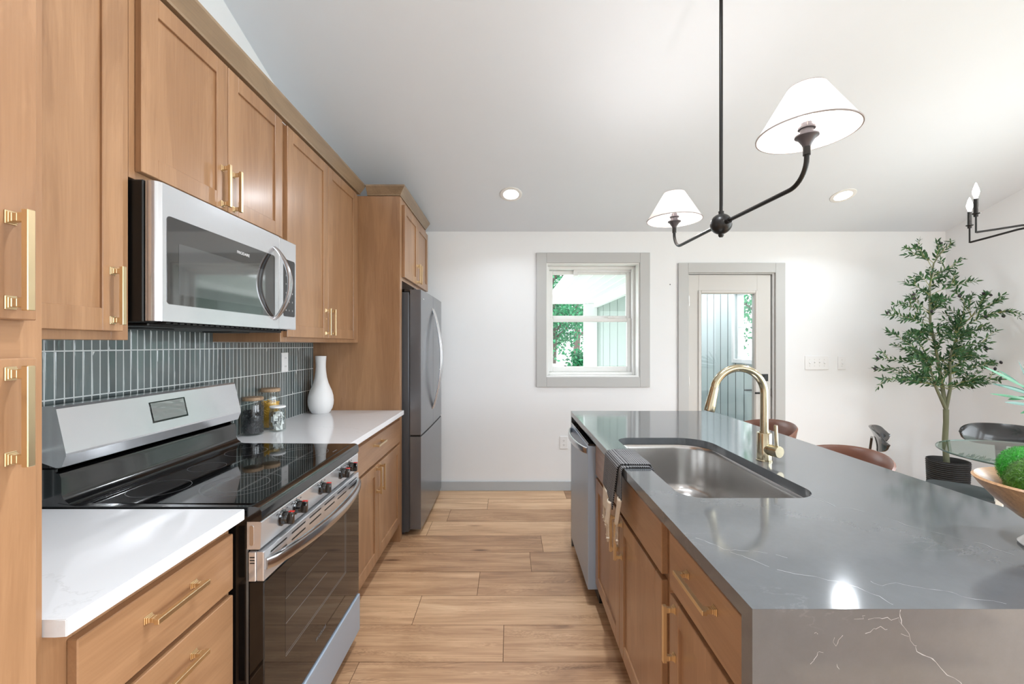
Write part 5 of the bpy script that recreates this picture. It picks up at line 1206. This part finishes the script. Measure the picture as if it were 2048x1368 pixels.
# enclosed porch seen through the door
K2 = 2.52; t = thing('porch_room_wall', 'pale vertical-board porch wall with a white window, seen through the door glass', 'wall outside', (K2, 5, -.2)); bm = BM()
wy0, wy1, wz0, wz1 = 4.30, 4.76, 1.21, 1.94
box(bm, K2, K2+.1, YB+T+.002, wy0, -.2, 2.7); box(bm, K2, K2+.1, wy1, 6.2, -.2, 2.7); box(bm, K2, K2+.1, wy0, wy1, -.2, wz0); box(bm, K2, K2+.1, wy0, wy1, wz1, 2.7); box(bm, K+.1, K2, 6.2, 6.28, -.2, 2.7)
obj('boards', bm, M_side2, t)
bm = BM(); yy = 6.1
while yy > 4.15:
    if not (wy0-.04 < yy < wy1+.04): box(bm, K2-.0015, K2+.001, yy, yy+.011, -.2, 2.7)
    else: box(bm, K2-.0015, K2+.001, yy, yy+.011, -.2, wz0-.05)
    yy -= .17
for k in range(6): box(bm, K+.2+k*.17, K+.206+k*.17, 6.1985, 6.201, -.2, 2.7)
obj('board_joints', bm, flat('board_joint_grey', (96, 106, 106), .8), t)
bm = BM(); w_ = .045
for (a, b, c, d) in ((wy0-w_, wy0, wz0-w_, wz1+w_), (wy1, wy1+w_, wz0-w_, wz1+w_), (wy0, wy1, wz0-w_, wz0), (wy0, wy1, wz1, wz1+w_)): box(bm, K2-.018, K2, a, b, c, d, .002)
zm = (wz0+wz1)/2
for (a, b, c, d) in ((wy0, wy0+.03, wz0, wz1), (wy1-.03, wy1, wz0, wz1), (wy0+.03, wy1-.03, wz0, wz0+.03), (wy0+.03, wy1-.03, wz1-.03, wz1), (wy0+.03, wy1-.03, zm-.02, zm+.02)): box(bm, K2+.02, K2+.05, a, b, c, d, .002)
obj('porch_window', bm, M_ow, t, label='white porch window')
bm = BM(); box(bm, K+.1, K2, YB+T+.01, 6.2, -.22, -.2); obj('porch_floor', bm, M_base, t)
# ground
bm = BM(); box(bm, -40, 40, -30, 60, -.6, -.5); setp(obj('lawn', bm, flat('lawn', (186, 194, 182), .9)), 'pale green lawn outside the window', 'grass', kind='stuff')
# deck railing below the window
t = thing('deck_railing', 'white deck railing low outside the window', 'railing', (.9, 7.5, .2)); bm = BM(); box(bm, -1, 1.0, 7.5, 7.56, .98, 1.03, .003)
obj('top_rail', bm, M_ow, t); bm = BM(); box(bm, .95, 1.01, 7.5, 7.56, -.5, 1.0); obj('post', bm, M_ow, t)
# neighbour house
t = thing('neighbour_house', 'pale house with a grey roof beyond the garden trees', 'house', (4, 22, -.5)); bm = BM(); box(bm, 2, 9, 20, 26, -.5, 1.9); obj('walls', bm, flat('house_wall', (206, 204, 204), .8), t)
bm = BM(); prism(bm, [(19.4, 1.8), (23, 3.4), (26.6, 1.8)], 'x', 1.6, 9.4); obj('roof', bm, flat('house_roof', (150, 150, 156), .8), t)
bm = BM(); box(bm, 3.4, 4.2, 19.97, 20.01, .6, 1.5); obj('window', bm, M_ow, t)
# garden trees
def gtree(label, x, y, h, cr, n, seed, trunk=True, z0=-.5):
    random.seed(seed); t = thing('garden_tree', label, 'tree', (x, y, z0), 'garden trees')
    if trunk:
        bm = BM(); tube(bm, [(x, y, z0), (x+.1, y, h*.4), (x-.1, y, h*.8)], [.14, .1, .04], 8)
        for k in range(9):
            a = random.random()*6.28; p = Vector((x, y, h*(.35+.05*k))); tube(bm, [p, p+Vector((math.cos(a)*cr*.45, math.sin(a)*cr*.3, cr*.25)), p+Vector((math.cos(a)*cr*.85, math.sin(a)*cr*.6, cr*.6))], [.05, .03, .01], 6)
        obj('trunk', bm, flat('tree_bark', (84, 72, 66), .9), t)
    bm = BM(); cl = [(Vector((x+random.gauss(0, cr*.45), y+random.gauss(0, cr*.35), h*.62+random.gauss(0, cr*.5)))) for k in range(26)]
    for k in range(n):
        c = random.choice(cl); p = c+Vector((random.gauss(0, 1), random.gauss(0, 1), random.gauss(0, .7)))*cr*.17; d = Vector((random.gauss(0, 1), random.gauss(0, 1), random.gauss(0, 1))).normalized(); s = d.cross(Vector((random.gauss(0, 1), random.gauss(0, 1), random.gauss(0, 1)))).normalized(); L_ = random.uniform(.05, .11)
        bm.faces.new([bm.verts.new(q) for q in (p, p+d*L_*.5+s*L_*.3, p+d*L_, p+d*L_*.5-s*L_*.3)])
    for v_ in bm.verts: v_.co.z = max(v_.co.z, z0+.02)
    obj('foliage', bm, M_out, t)
gtree('large leafy green tree at the left of the window view', .95, 10.4, 3.9, 1.5, 9000, 1)
gtree('green tree behind the eave, seen above the window rail', 2.2, 14.5, 4.6, 1.7, 6000, 2)
gtree('low green shrub at the bottom left of the window view', 1.35, 8.2, 1.2, .5, 4000, 3, False)
gtree('dark green tree outside the porch window', 4.7, 6.6, 3.0, 1.4, 6000, 4)
